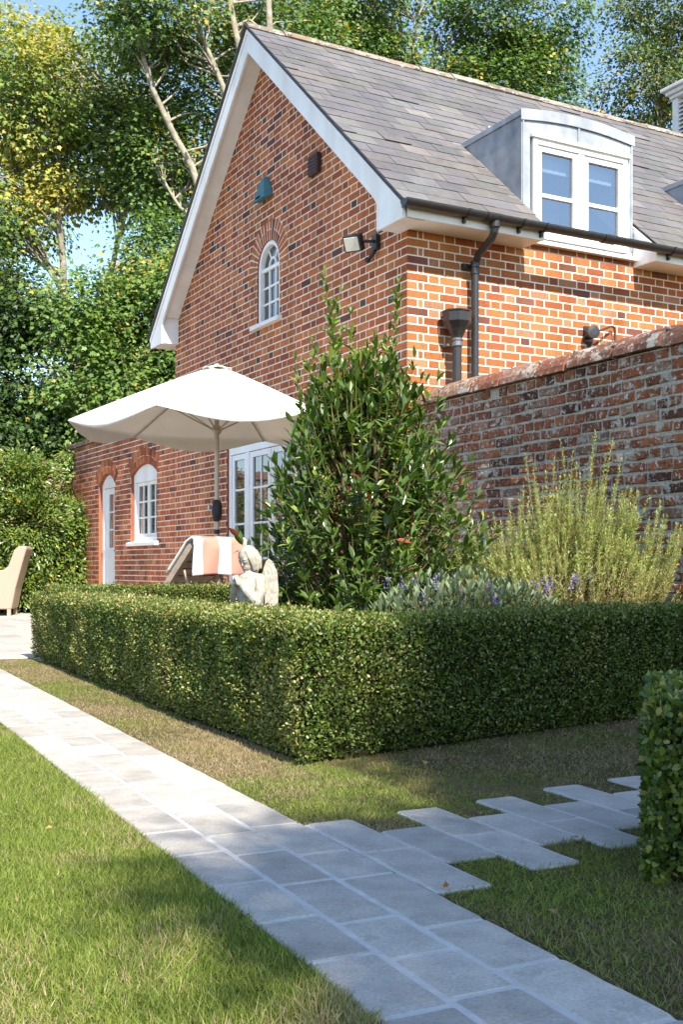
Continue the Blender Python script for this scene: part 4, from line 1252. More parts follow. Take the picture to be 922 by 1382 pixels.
# ------------------------------------------------------------------ bay shrub
def shoot_plant(root, specs, leaf_len, leaf_w, tintf, leafmat, stemmat, stem_r=.006, start=.35, per_m=70, shape=FOLD, spread=55, fold=.3, name='foliage'):
    P = []; A = []; N = []
    m = MB()
    for (b, tip, bend) in specs:
        b = np.array(b, float); tip = np.array(tip, float); mid = (b+tip)/2+np.array(bend)
        ts = np.linspace(0, 1, 7); pts = [(1-t)**2*b+2*t*(1-t)*mid+t*t*tip for t in ts]
        m.tube(pts, [stem_r*(1-.75*t) for t in ts], 5)
        L = float(np.linalg.norm(tip-b)); n = max(4, int(L*(1-start)*per_m))
        t = start+(1-start)*np.sort(rng.random(n)); t[-3:] = 1.0
        pos = ((1-t)**2)[:, None]*b+(2*t*(1-t))[:, None]*mid+(t*t)[:, None]*tip
        tan = unit(2*(1-t)[:, None]*(mid-b)+2*t[:, None]*(tip-mid))
        ph = np.arange(n)*2.4+rng.random(n)*.6
        o1 = unit(np.cross(tan, np.array([.3, .2, .9]))); o2 = np.cross(tan, o1)
        rad = o1*np.cos(ph)[:, None]+o2*np.sin(ph)[:, None]
        an = np.radians(rng.normal(spread, 12, n)); an[-3:] *= .4
        ax = tan*np.cos(an)[:, None]+rad*np.sin(an)[:, None]
        P.append(pos); A.append(ax); N.append(unit(tan*.8-rad*.3+rnd_dirs(n)*.35+np.array([0, 0, .4])))
    P = np.concatenate(P); A = np.concatenate(A); N = np.concatenate(N); n = len(P)
    L = leaf_len*rng.uniform(.7, 1.2, n)
    leaves(name, P, A, N, L, L*leaf_w, tintf(n, P), leafmat, root, shape, fold, .12)
    m.build('stem', stemmat, root)

BX, BY = .105, 6.75
BAY = thing('bay_shrub', 'large glossy evergreen bay shrub with tall shoots in front of the house corner', 'shrub', (BX, BY, 0))
specs = []
for i in range(780):
    th = rng.random()*2*PI
    z = rng.uniform(.12, 2.0)
    zz = [0, .3, .7, 1.0, 1.3, 1.6, 1.8, 2.05]; rr_ = [.56, .63, .67, .67, .58, .45, .30, .12]
    R = np.interp(z, zz, rr_)*(1.0 if rng.random() < .62 else rng.uniform(.35, .95))*(.72+.52*vnoise(np.array(th*2.2), np.array(z*3.1), 21))
    if rng.random() < .14: R += rng.uniform(.05, .13); z += rng.uniform(.03, .12)
    tip = np.array([R*math.cos(th), R*.9*math.sin(th), z])
    out = np.array([math.cos(th), math.sin(th), 0])
    base = np.array([tip[0]*.50, tip[1]*.50, max(.02, z-.34)])
    specs.append((base, tip, out*rng.uniform(-.02, .07)+np.array([0, 0, -.05])))
for (dx, dy, z) in ((-.21, -.05, 2.50), (-.17, .05, 2.22), (.24, -.02, 2.46), (.19, .08, 2.20), (-.28, 0, 2.1), (-.05, 0, 2.28), (.10, .1, 2.15), (.33, -.1, 2.0), (-.38, -.1, 1.98), (.05, -.1, 2.05)):
    specs.append(((dx*.5, dy*.5, 1.0), (dx, dy, z), (rng.normal()*.04, rng.normal()*.04, 0)))
tall = specs[-10:]; specs = specs[:-10]
for (b_, t_, _) in list(tall):
    b_ = np.array(b_); t_ = np.array(t_)
    for k in range(4):
        f_ = rng.uniform(.35, .85); p_ = b_+(t_-b_)*f_; a_ = rng.random()*2*PI; l_ = rng.uniform(.08, .20)
        tall.append((p_, p_+np.array([math.cos(a_)*l_*.45, math.sin(a_)*l_*.45, l_]), (0, 0, 0)))
def bay_tint(n, P):
    t = mix((.034, .070, .012), (.105, .165, .030), rng.random(n))
    new = mix((.16, .22, .03), (.26, .30, .06), rng.random(n))
    k = rng.random(n) < np.where(P[:, 2] > 1.95, .55, .06)
    t = np.where(k[:, None], new, t)
    red = rng.random(n) < .006; t = np.where(red[:, None], np.array([.25, .05, .02]), t)
    return t
shoot_plant(BAY, specs, .086, .37, bay_tint, M['bayleaf'], M['greenstem'], .006, .22, 42)
def bay_new(n, P): return np.where((rng.random(n) < .62)[:, None], mix((.12, .19, .03), (.27, .33, .06), rng.random(n)), mix((.04, .085, .014), (.10, .16, .03), rng.random(n)))
shoot_plant(BAY, tall, .066, .36, bay_new, M['bayleaf'], M['greenstem'], .0055, .05, 84, spread=44, name='young_shoots')
m = MB()
for k in range(6):
    a = k*1.05; m.tube([(.06*math.cos(a), .06*math.sin(a), -.03), (.10*math.cos(a), .10*math.sin(a), .4), (.2*math.cos(a), .2*math.sin(a), 1.1), (.17*math.cos(a), .17*math.sin(a), 1.7)], [.022, .018, .013, .008], 7)
m.build('trunk', M['twig'], BAY)

# ------------------------------------------------------------------ rosemary
RX, RYy = 1.31, 6.62
ROS = thing('rosemary_bush', 'straggly pale green rosemary bush with upright spikes against the old wall', 'shrub', (RX, RYy, 0))
specs = []
for i in range(900):
    a = rng.random()*2*PI; r = rng.random()**.45
    x = r*math.cos(a)*.70; y = r*math.sin(a)*.40
    dome = 1.08*math.sqrt(max(.05, 1-.72*r*r))*(.80+.36*vnoise(np.array(x*4+9), np.array(y*4+3), 22))
    z = dome*(1 if rng.random() < .6 else rng.uniform(.5, 1))
    z = max(z, .38)
    tip = np.array([x, y, z+rng.normal()*.03]); d_ = unit(np.array([x*.9+rng.normal()*.16, y*.9+rng.normal()*.16, .55+rng.random()*.5]))
    base = tip-d_*rng.uniform(.16, .34)
    specs.append((base, tip, (x*.05, y*.05, -.03)))
for i in range(95):
    dx = rng.uniform(-.20, .42); h = rng.uniform(1.02, 1.34)-abs(dx-.12)*.35
    specs.append(((dx*.6, rng.normal()*.08, .45), (dx+rng.normal()*.05, rng.normal()*.12, h), (0, 0, 0)))
for i in range(60):
    dx = rng.uniform(-.62, -.18); h = 1.02+.45*(dx+.18)+rng.normal()*.08
    specs.append(((dx*.5, rng.normal()*.08, .30), (dx+rng.normal()*.04, rng.normal()*.13, h), (-.06, 0, -.06)))
for i in range(40):
    dx = rng.uniform(.35, .76); h = 1.12-.5*(dx-.35)+rng.normal()*.06
    specs.append(((dx*.6, rng.normal()*.08, .35), (dx, rng.normal()*.12, h), (.06, 0, -.06)))
for (dx, h) in ((-.10, 1.30), (-.05, 1.38), (0, 1.50), (.06, 1.42), (.10, 1.36), (.16, 1.52), (.20, 1.45), (.24, 1.40), (.30, 1.50), (.35, 1.38), (-.15, 1.36), (-.22, 1.22), (.40, 1.2), (.45, 1.05), (.60, .98), (.66, .92), (-.20, 1.42), (.13, 1.30)):
    specs.append(((dx*.5, -.05, .35), (dx, -.02+rng.normal()*.06, h), (rng.normal()*.03, 0, 0)))
def ros_tint(n, P):
    t = mix((.22, .28, .08), (.48, .52, .19), rng.random(n))
    low = np.clip((.74-P[:, 2])/.3, 0, 1)*.8
    t = np.where((rng.random(n) < low)[:, None], mix((.22, .15, .07), (.34, .25, .13), rng.random(n)), t)
    return t
shoot_plant(ROS, specs, .026, .16, ros_tint, M['herb'], M['drytwig'], .0028, .08, 330, OVAL, 44, .0)
m = MB()
for i in range(110):
    a = rng.random()*2*PI; r = rng.uniform(.1, .6)
    x, y = r*math.cos(a)*.8, r*math.sin(a)*.5
    m.tube([(x*.3, y*.3, .05), (x*.8, y*.8, .15+rng.random()*.2), (x+rng.normal()*.05, y, .30+rng.random()*.3)], [.006, .005, .002], 4)
m.build('dry_twigs', M['drytwig'], ROS)

# ------------------------------------------------------------------ sage with violet flowers, small lavender spikes
SX, SY = .66, 5.98
SG = thing('sage_plant', 'grey green sage with violet flowers behind the hedge top', 'plant', (SX, SY, 0))
specs = []
for i in range(240):
    a = rng.random()*2*PI; r = rng.random()**.5
    x, y = r*math.cos(a)*.50, r*math.sin(a)*.28
    specs.append(((x*.5, y*.5, .1), (x, y, .66-.16*r*r+rng.normal()*.03), (x*.2, y*.2, 0)))
def sage_tint(n, P): return mix((.10, .15, .075), (.22, .27, .15), rng.random(n))
shoot_plant(SG, specs, .062, .34, sage_tint, M['herb'], M['greenstem'], .004, .45, 40, FOLD, 55, .2)
for i in range(26):
    x, y = rng.normal()*.26, rng.normal()*.14-.05; z = .60+rng.random()*.15
    if i > 20: x += .33
    m = MB(); m.tube([(x*.8, y, .4), (x, y, z)], .002, 4, tint=(.12, .15, .06))
    for k in range(16):
        c = Vector((x+rng.normal()*.008, y+rng.normal()*.008, z-.09*rng.random())); d = Vector(rnd_dirs(1)[0]); e = d.orthogonal().normalized()
        m.add([c, c+d*.008+e*.005, c+d*.014, c+d*.008-e*.005], [(0, 1, 2, 3)], 0, tuple(mix((.16, .10, .38), (.30, .22, .55), rng.random())))
    m.build('flower', M['petal'], SG)

# ------------------------------------------------------------------ stone angel
ANG = thing('stone_angel', 'weathered stone praying angel statue among the bed plants', 'statue', (-.515, 6.3, .112), math.radians(226))
ANG.scale = (.86, .86, .86)
# figure faces +x locally
m = MB()
m.lathe([(.135, .10), (.13, .16), (.105, .30), (.085, .42), (.083, .50), (.090, .56), (.095, .62), (.078, .68), (.045, .705), (.032, .72), (.030, .75)], (0, 0, 0), 20)
for k in range(9):
    a = k*2*PI/9
    m.tube([(.128*math.cos(a), .128*math.sin(a), .10), (.10*math.cos(a), .10*math.sin(a), .30), (.078*math.cos(a), .078*math.sin(a), .46)], [.020, .014, .006], 6)
HRot = Matrix.Rotation(math.radians(28), 4, 'Y')
hc = Vector((.020, 0, .792))
def hp(x, y, z): return hc+(HRot @ Vector((x, y, z)))
m.ball(hp(0, 0, .005), (.062, .054, .074), M=HRot, seg=16, rings=12)
m.ball(hp(.022, 0, -.030), (.042, .042, .046), M=HRot)
m.tube([hp(.056, 0, .008), hp(.066, 0, -.016)], [.006, .009], 6)            # nose
m.ball(hp(.058, 0, -.038), (.010, .018, .006), M=HRot, seg=8, rings=6)      # mouth
m.ball(hp(.052, 0, -.062), (.014, .016, .012), M=HRot, seg=8, rings=6)      # chin
for s in (-1, 1):
    m.ball(hp(.052, s*.022, .008), (.011, .014, .009), M=HRot, seg=8, rings=6)
    m.ball(hp(.050, s*.022, .024), (.009, .018, .006), M=HRot, seg=8, rings=6)
# arms, shoulders, clasped hands under the chin
for s in (-1, 1):
    m.ball((-.005, s*.085, .655), (.042, .038, .045))
    m.tube([(-.005, s*.088, .66), (.015, s*.112, .58), (.045, s*.108, .515)], [.038, .036, .034], 10)
    m.tube([(.045, s*.108, .515), (.090, s*.060, .585), (.112, s*.012, .650)], [.034, .028, .019], 10)
    m.ball((.045, s*.108, .512), .036, seg=10, rings=8)
    m.ball((.122, s*.014, .645), (.020, .014, .028), seg=10, rings=8)
    for k in range(4):
        m.tube([(.116+.008*k, s*.012, .655), (.118+.010*k, s*.010, .692-.004*k)], [.0075, .005], 6)
    m.tube([(.108, s*.014, .645), (.100, s*.012, .674)], [.008, .005], 6)
FIG = m.build('figure', M['stone'], ANG, smooth=True)
md = FIG.modifiers.new('remesh', 'REMESH'); md.mode = 'VOXEL'; md.voxel_size = .0045; md.use_smooth_shade = True
m = MB()
m.ball(hp(-.014, 0, .030), (.062, .060, .060), M=HRot, seg=16, rings=12)
for k in range(24):
    a = PI*.30+(PI*1.40)*k/23
    p0 = hp(.036*math.cos(a)-.004, .040*math.sin(a), .072); p1 = hp(.062*math.cos(a)-.010, .060*math.sin(a), .025); p2 = hp(.060*math.cos(a)-.012, .066*math.sin(a), -.030+.006*math.sin(k*2.7))
    p3 = hp(.052*math.cos(a)-.004, .060*math.sin(a), -.072+.012*math.sin(k*2.1))
    m.tube([p0, p1, p2, p3], [.008, .0115, .0135, .009], 7)
HAIR = m.build('hair', M['stone'], ANG, smooth=True)
md = HAIR.modifiers.new('remesh', 'REMESH'); md.mode = 'VOXEL'; md.voxel_size = .005; md.use_smooth_shade = True
def wing(s):
    m = MB()
    prof = [(.00, .64), (.018, .70), (.042, .745), (.066, .762), (.088, .750), (.106, .715), (.118, .66), (.122, .58), (.118, .49), (.108, .40), (.095, .325), (.085, .30), (.072, .40), (.045, .50), (.015, .58)]
    ca, sa_ = math.cos(math.radians(52)), math.sin(math.radians(52))
    fnq = lambda u, v, w: (-.040-u*sa_*.9-w*ca-.02*math.sin((v-.3)*6), s*(.028+u*ca-w*sa_+.010*math.sin((v-.3)*6)), v+max(0, v-.55)*.16)
    m.prism(prof, fnq, -.009, .009)
    for (n_, z0, z1, r_) in ((6, .62, .36, .0075), (5, .665, .50, .008), (4, .70, .61, .008)):
        for k in range(n_):
            t = k/(n_-1); u0 = .026+.080*t+(.03-.04*abs(t-.5))*(0 if z1 < .4 else .2)
            for w in (-.011, .011):
                m.tube([fnq(u0, z0, w), fnq(u0+.004, (z0+z1)/2, w), fnq(u0+.004*(1-t), z1+.12*(1-t)*(1 if z1 < .4 else .3), w)], [r_, r_, r_*.4], 6)
    o = m.build('wing', M['stone'], ANG, smooth=True)
    md = o.modifiers.new('remesh', 'REMESH'); md.mode = 'VOXEL'; md.voxel_size = .005; md.use_smooth_shade = True
wing(1); wing(-1)
m = MB(); m.box((-.17, -.16, -.14), (.17, .16, .06)); m.box((-.145, -.14, .06), (.145, .14, .105)); m.build('plinth', M['stone'], ANG, bevel=.012)

# ------------------------------------------------------------------ parasol
UX, UY = -1.155, 10.3
UM = thing('garden_parasol', 'open cream garden parasol with scalloped rim beside the house', 'parasol', (UX, UY, 0), math.radians(15))
RU, ZT, ZRIM, NR = 1.33, 2.61, 2.07, 6
def canopy_pt(a, r):
    """six panels between the ribs; the cloth sags a little inside each panel"""
    k = a/(2*PI/NR); fr = k-math.floor(k); mid = math.sin(PI*fr)
    flat = math.cos(PI/NR)/math.cos((fr-.5)*2*PI/NR)
    rad = r*RU*(flat*.62+.38)
    z = ZT-(ZT-ZRIM)*(r**1.08)-.06*mid*r*(1.25-r)
    return rad, z, mid
m = MB(); NA, NRr = 96, 16
V = []
for i in range(NRr+1):
    r = .10+.90*i/NRr
    for k in range(NA):
        a = 2*PI*k/NA
        rad, z, mid = canopy_pt(a, r)
        V.append((rad*math.cos(a), rad*math.sin(a), z))
for j in (1, 2, 3, 4):                      # hanging valance, deepest between the ribs
    for k in range(NA):
        a = 2*PI*k/NA
        rad, z, mid = canopy_pt(a, 1.0)
        drop = (.012+.105*mid**1.1)*j/4
        wv = .007*math.sin(a*26+1)*j/4*mid
        V.append(((rad+.012*j/4+wv)*math.cos(a), (rad+.012*j/4+wv)*math.sin(a), z-drop))
f = []
for i in range(NRr+4):
    for k in range(NA):
        k2 = (k+1) % NA; f.append((i*NA+k, i*NA+k2, (i+1)*NA+k2, (i+1)*NA+k))
m.add(V, f)
CAN = m.build('canopy', M['canvas'], UM, smooth=True)
md = CAN.modifiers.new('solid', 'SOLIDIFY'); md.thickness = .003
m = MB(); V = []
for i in range(6):
    r = .012+.125*i/5
    for k in range(72):
        a = 2*PI*k/72; fr = (a/(2*PI/NR)) % 1; mid = math.sin(PI*fr)
        zz = ZT+.012-.055*(r/.137)**1.5+(.022*mid if i == 5 else .010*mid*(i/5)**2)
        V.append((r*math.cos(a), r*math.sin(a), zz))
V.append((0, 0, ZT+.014)); f = [(72*6, k, (k+1) % 72) for k in range(72)]
for i in range(5):
    for k in range(72): f.append((i*72+k, (i+1)*72+k, (i+1)*72+(k+1) % 72, i*72+(k+1) % 72))
m.add(V, f); VC = m.build('vent_cap', M['canvas'], UM, smooth=True)
md = VC.modifiers.new('solid', 'SOLIDIFY'); md.thickness = .003
for k in range(NR):
    a = 2*PI*k/NR
    m = MB(); pts = []
    for i in range(7):
        r = .03+.965*i/6; rad = r*RU; z = ZT-(ZT-ZRIM)*(r**1.08)-.018
        pts.append((rad*math.cos(a), rad*math.sin(a), z))
    m.tube(pts, .009, 6)
    rad = .50*RU; z = ZT-(ZT-ZRIM)*(.50**1.08)-.025
    m.tube([(rad*math.cos(a), rad*math.sin(a), z), (.04*math.cos(a), .04*math.sin(a), 2.02)], .007, 6)
    m.build('rib', M['aluminium'], UM)
m = MB(); m.tube([(0, 0, .08), (0, 0, ZT+.02)], .021, 16); m.lathe([(.03, 1.98), (.045, 2.0), (.045, 2.04), (.03, 2.06)], (0, 0, 0), 14); POLE = m.build('pole', M['aluminium'], UM)
m = MB(); m.lathe([(.026, 1.17), (.040, 1.19), (.050, 1.25), (.050, 1.30), (.042, 1.35), (.026, 1.37)], (0, 0, 0), 16); m.build('crank_housing', M['plastic'], POLE, smooth=True)
m = MB(); m.tube([(-.045, -.02, 1.32), (-.085, -.03, 1.33), (-.085, -.03, 1.27)], .007, 6); m.build('crank_handle', M['canvas'], POLE)
m = MB(); m.lathe([(.027, 1.055), (.027, 1.095)], (0, 0, 0), 16); m.build('collar', M['plastic'], POLE)
m = MB(); m.lathe([(.26, 0.012), (.26, .05), (.22, .075), (.05, .085), (.04, .30), (.024, .30)], (0, 0, 0), 28); m.build('base', M['concrete'], UM)

# ------------------------------------------------------------------ sun lounger + towel
LH = np.array([-1.285, 9.46]); dv = unit(np.array([.75, -.66])); wv_ = np.array([-dv[1], dv[0]])      # dv: towards the head, wv_: across
LO = thing('sun_lounger', 'weathered timber sun lounger with raised slatted backrest', 'sun lounger', (LH[0], LH[1], 0), math.atan2(dv[1], dv[0]))
# local: x towards head (0 = top of raised backrest), y across 0..w
lw = .56; zt_ = .94; run = .50; zb_ = .42
m = MB()
bl = math.hypot(run, zt_-zb_); ang = math.atan2(zt_-zb_, run)
BM = Matrix.Translation((-run, 0, zb_)) @ Matrix.Rotation(-ang, 4, 'Y')
for y0 in (0, lw-.045): m.box((0, y0, -.03), (bl, y0+.045, .03), M=BM)
BF = m.build('backrest', M['teak'], LO, bevel=.004)
m = MB(); ns = 8
for k in range(ns): m.box((.03+k*(bl-.05)/ns, .047, -.006), (.03+(k+.80)*(bl-.05)/ns, lw-.047, .014), M=BM)
m.build('slats', M['teak'], BF, bevel=.003)
for y0 in (.06, lw-.095):
    m = MB()
    m.tube([tuple(BM @ Vector((bl*.62, y0+.017, -.03))), (-.02, y0+.017, zb_-.05)], .016, 6)
    m.build('prop', M['teak'], LO)
m = MB()
for y0 in (0, lw-.05): m.box((-1.95, y0, .33), (.02, y0+.05, .40))
m.box((-1.95, .05, .33), (-1.90, lw-.05, .40)); m.box((-.03, .05, .33), (.02, lw-.05, .40))
for k in range(16): m.box((-1.89+k*.086, .05, .385), (-1.89+k*.086+.07, lw-.05, .405))
m.build('frame', M['teak'], LO, bevel=.004)
for x0 in (-1.93, -.06):
    for y0 in (.002, lw-.058):
        m = MB(); m.box((x0, y0, 0.012), (x0+.06, y0+.056, .33)); m.build('leg', M['teak'], LO, bevel=.004)
# towel folded over the top edge
TW = MB(); nu_, nv_ = 24, 22
tw0, tw1 = -.02, lw+.03
prof = []
for i in range(nv_+1):
    t = i/nv_
    if t < .42:                                    # down the front of the backrest
        s = .42-t; q = BM @ Vector((bl-s*.9, 0, .045)); prof.append((q.x, q.z))
    elif t < .58:
        an = (t-.42)/.16*PI*.9; q0 = BM @ Vector((bl+.02, 0, 0)); prof.append((q0.x+.05*math.sin(an-ang*.2)*.9, q0.z+.045*math.cos(an-.5)))
    else:
        s = t-.58; q0 = BM @ Vector((bl+.02, 0, 0)); prof.append((q0.x+.046-.02*s, q0.z-.02-s*.62))
for j in range(nu_):
    st = 1 if (.15 <= j/nu_ < .44 or .68 <= j/nu_ < .95) else 0
    colr = (.66, .25, .19) if st == 1 else (.84, .81, .76)
    a, b = tw0+(tw1-tw0)*j/nu_, tw0+(tw1-tw0)*(j+1)/nu_
    for i in range(nv_):
        def P(ii, yv):
            x, z = prof[ii]; wob = .010*math.sin(yv*19+ii*.25)*(1 if ii > 12 else .3)
            return (x+wob, yv, z+(.012*math.sin(yv*7) if ii == nv_ else 0))
        TW.add([P(i, a), P(i, b), P(i+1, b), P(i+1, a)], [(0, 1, 2, 3)], 0, colr)
tw = TW.build('beach_towel', M['towel'], None, smooth=True)
tw.location = LO.location; tw.rotation_euler = LO.rotation_euler
md = tw.modifiers.new('weld', 'WELD'); md.merge_threshold = .0005
md = tw.modifiers.new('solid', 'SOLIDIFY'); md.thickness = .012
tag(tw, 'peach and white striped towel draped over the lounger backrest', 'towel')

# ------------------------------------------------------------------ wicker wing chair
CH = thing('wicker_chair', 'pale wicker wing armchair on the patio cut off by the frame', 'armchair', (-5.22, 17.05, 0), math.radians(8))
m = MB()
side = [(.20, .11), (.26, .42), (.36, .80), (.425, 1.03), (.40, 1.065), (.30, 1.06), (.235, 1.00), (.195, .88), (.15, .76), (.08, .705), (-.22, .69), (-.34, .69), (-.36, .60), (-.35, .11)]
for y0 in (-.34, .28): m.prism(side, lambda u, v, w: (u, w, v), y0, y0+.06)
m.prism([(.20, .11), (.26, .42), (.36, .80), (.425, 1.03), (.40, 1.07), (.34, 1.07), (.27, .80), (.17, .42), (.12, .11)], lambda u, v, w: (u, w, v), -.28, .28)
m.box((-.35, -.28, .11), (.18, .28, .36)); 
m.build('body', M['wicker'], CH, bevel=.025, seg=3)
m = MB(); m.box((-.34, -.27, .362), (.16, .27, .47)); m.build('cushion', M['canvas'], CH, bevel=.03, seg=3)
for x0, y0 in ((.135, -.335), (.135, .275), (-.345, -.335), (-.345, .275)):
    m = MB(); m.box((x0, y0, .012), (x0+.055, y0+.055, .115)); m.build('leg', M['teak'], CH, bevel=.004)

# ------------------------------------------------------------------ trees and big shrubs
def tree(name, label, base, trunks, clumps, leaf, tints, nleaf, cat='tree', bark='bark', group=None, droop=.35, shape=MAPLE, twig_n=2, seed=0, leafmat='treeleaf', clus=.55):
    """trunks: list of (polyline, r0, r1) in local coords; clumps: (centre, radii, weight)"""
    T = thing(name, label, cat, (*base, 0), 0, group)
    m = MB(); nodes = []
    for pts, r0, r1 in trunks:
        pts = [Vector(p) for p in pts]; n = len(pts)
        fine = []; rad = []
        for i in range(n-1):
            for k in range(5):
                t = k/5; p = pts[i].lerp(pts[i+1], t); p = p+Vector((mnoise.noise(p*.8+Vector((seed, 0, 0))), mnoise.noise(p*.8+Vector((0, seed+5, 0))), 0))*.12
                fine.append(p); rad.append(r0+(r1-r0)*(i+t)/(n-1))
        fine.append(pts[-1]); rad.append(r1)
        rad = [r_*.62 for r_ in rad]; m.tube(fine, rad, 9)
        for p, r in zip(fine, rad): nodes.append((p, r))
    P = []; A = []; N = []
    wsum = sum(c[2] for c in clumps); cl = []
    for (c, r, wgt) in clumps:
        c = np.array(c, float); r = np.array(r, float)
        nc = max(3, int(wgt/wsum*nleaf*3.7/75))
        for _ in range(nc):
            d = rnd_dirs(1)[0]; rad = rng.random()**.38
            cc = c+d*r*rad; cl.append(cc)
            # twig to the nearest lower trunk node
            near = sorted(nodes, key=lambda nd: (nd[0]-Vector(cc)).length+max(0, nd[0].z-cc[2]+.3)*3)[:7]
            best = near[int(rng.random()*len(near))]
            b0 = best[0]; md_ = (b0+Vector(cc))/2+Vector((0, 0, .15))*(b0-Vector(cc)).length
            if (b0-Vector(cc)).length < 3.6 and rng.random() < .34:
                m.tube([b0, (b0+md_*2)/3+Vector(rng.normal(size=3)*.08), md_, Vector(cc)], [min(best[1]*.5, .032), .024, .016, .006], 5, cap=False)
            k = int(75*rng.uniform(.6, 1.4)); rad_ = clus*rng.uniform(.7, 1.35)
            off = rng.normal(size=(k, 3))*np.array([1, 1, .55])*rad_*.55
            P.append(cc+off); out = unit(off*np.array([1, 1, .5])+d*.3)
            A.append(unit(out+rnd_dirs(k)*.5+np.array([0, 0, -droop]))); N.append(unit(np.array([.25, -.55, .9])+rnd_dirs(k)*.75))
    P = np.concatenate(P); A = np.concatenate(A); N = np.concatenate(N); n = len(P)
    L = leaf*.76*rng.uniform(.6, 1.25, n)
    leaves('crown', P, A, N, L, L*(.95 if shape is MAPLE else .45), tints(n, P), M[leafmat], T, shape, .2, .25)
    m.build('trunk', M[bark], T, smooth=True)
    return T
def tint_mix(lo, hi, yel=.06, ycol=((.36, .33, .05), (.34, .20, .04)), zfun=None):
    def f(n, P):
        t = mix(lo, hi, rng.random(n))*1.5
        v = vnoise(P[:, 0]*.9+40, P[:, 2]*.9+40, 31)
        k = np.clip(yel+(v-.55)*yel*5, 0, .9)
        if zfun is not None: k = np.clip(k*zfun(P), 0, .9)
        y = mix(ycol[0], ycol[1], rng.random(n))
        return np.where((rng.random(n) < k)[:, None], y, t)
    return f
DG = tint_mix((.030, .062, .014), (.075, .125, .026), .05)
YG = tint_mix((.060, .095, .016), (.14, .185, .035), .30)
MG = tint_mix((.035, .070, .015), (.095, .15, .030), .08)
TREES = 'tall trees behind the house'
# leaning autumn tree at the left, pale trunk, yellowing top
tree('sycamore_tree', 'left sycamore with pale forked trunk and yellowing leaves', (-5.4, 25.0),
     [([(-.0, 0, 0), (-.25, 0, 3.5), (-.55, 0, 5.2), (-.85, 0, 6.9), (-.9, 0, 8.6), (-1.0, .2, 11)], .22, .08),
      ([(-.5, 0, 5.0), (.0, .1, 6.3), (.22, .2, 7.4), (.55, .2, 9.0), (.4, .2, 11)], .15, .05),
      ([(-.85, 0, 6.9), (-1.6, 0, 8.3), (-2.2, 0, 10)], .10, .04)],
     [((-1.6, .2, 11.2), (1.9, 1.8, 1.7), 1.2), ((-2.6, -.5, 8.6), (1.3, 1.3, 1.2), .8), ((-.5, .5, 9.6), (1.3, 1.2, .9), .5), ((.9, .3, 10.4), (1.2, 1.2, 1.6), .75), ((-2.4, .3, 6.3), (1.0, 1.2, 1.2), .4), ((1.0, 0, 7.2), (.9, 1.0, .8), .28), ((-.2, 2.5, 12.5), (2.6, 1.6, 1.6), .7), ((-3.2, 1.5, 12.9), (2.2, 1.5, 1.3), .9)],
     .135, tint_mix((.055, .09, .016), (.13, .175, .034), .22, ycol=((.34, .34, .05), (.33, .25, .045)), zfun=lambda P: np.where(P[:, 0] < -.4, 1.7, .35)), 14000, group=TREES, seed=1)
# multi-stemmed tree just behind the gable's left rake
tree('sycamore_tree', 'many-stemmed tree rising behind the left slope of the gable', (-1.6, 23.0),
     [([(-.4, 0, 0), (-.6, 0, 5), (-.95, 0, 7.6), (-1.5, 0, 9.0), (-2.3, 0, 10.6), (-2.9, 0, 12.6)], .20, .06),
      ([(-.3, 0, 5), (-.35, 0, 8), (-.55, 0, 9.8), (-1.1, 0, 11.2), (-1.7, 0, 13)], .16, .06),
      ([(-.3, 0, 6), (-.15, .2, 9), (-.55, .2, 11), (-.75, .2, 13.5)], .16, .09),
      ([(-.1, .4, 6), (.1, .4, 9.5), (.05, .4, 13.5)], .16, .10),
      ([(-.95, 0, 7.6), (-1.7, .2, 8.2), (-2.3, .2, 9.2)], .09, .03)],
     [((-2.2, 1.4, 9.4), (1.2, 1.0, 1.2), .55), ((-1.8, .3, 7.2), (1.1, 1.2, 1.0), .55), ((-1.0, 1.8, 10.8), (1.9, 1.0, 1.7), .8), ((-2.4, .2, 12.2), (1.5, 1.4, 1.0), .6), ((.2, 1.6, 12.6), (1.6, 1.2, 1.0), .5), ((-2.6, .5, 5.4), (.9, 1.0, .9), .35), ((-.8, 1.2, 5.8), (1.1, .8, 1.2), .5)],
     .125, MG, 12000, group=TREES, seed=2)
tree('sycamore_tree', 'bushy tree crowning above the near end of the roof ridge', (.8, 27.0),
     [([(0, 0, 0), (0, 0, 8), (-.3, 0, 11), (-.8, 0, 14)], .24, .08), ([(0, 0, 8), (.6, 0, 11), (1.0, 0, 14)], .14, .06)],
     [((-1.3, .3, 12.9), (1.5, 1.6, 1.1), .8), ((.1, .2, 12.8), (1.1, 1.3, 1.2), .5), ((-.4, 0, 14.8), (2.2, 2, 1.0), .7), ((-1.4, .5, 10.6), (1.4, 1.4, 1.2), .4)],
     .13, MG, 8500, group=TREES, seed=3)
tree('sycamore_tree', 'dense dark green tree standing above the dormer', (4.2, 29.0),
     [([(0, 0, 0), (0, 0, 8), (.2, 0, 14)], .3, .12), ([(0, 0, 9), (-1.4, 0, 11.5), (-2.2, 0, 12.6)], .14, .05)],
     [((.2, 0, 12.6), (1.9, 1.8, 1.9), 1.3), ((-1.3, -.2, 12.3), (1.2, 1.3, 1.4), .55), ((.9, -.5, 11.3), (1.3, 1.4, 1.2), .6), ((.2, 0, 15.0), (2.2, 1.8, 1.3), .8), ((-.6, .0, 10.5), (1.2, 1.2, .9), .35)],
     .135, tint_mix((.030, .062, .014), (.085, .14, .028), .07), 13500, group=TREES, seed=4)
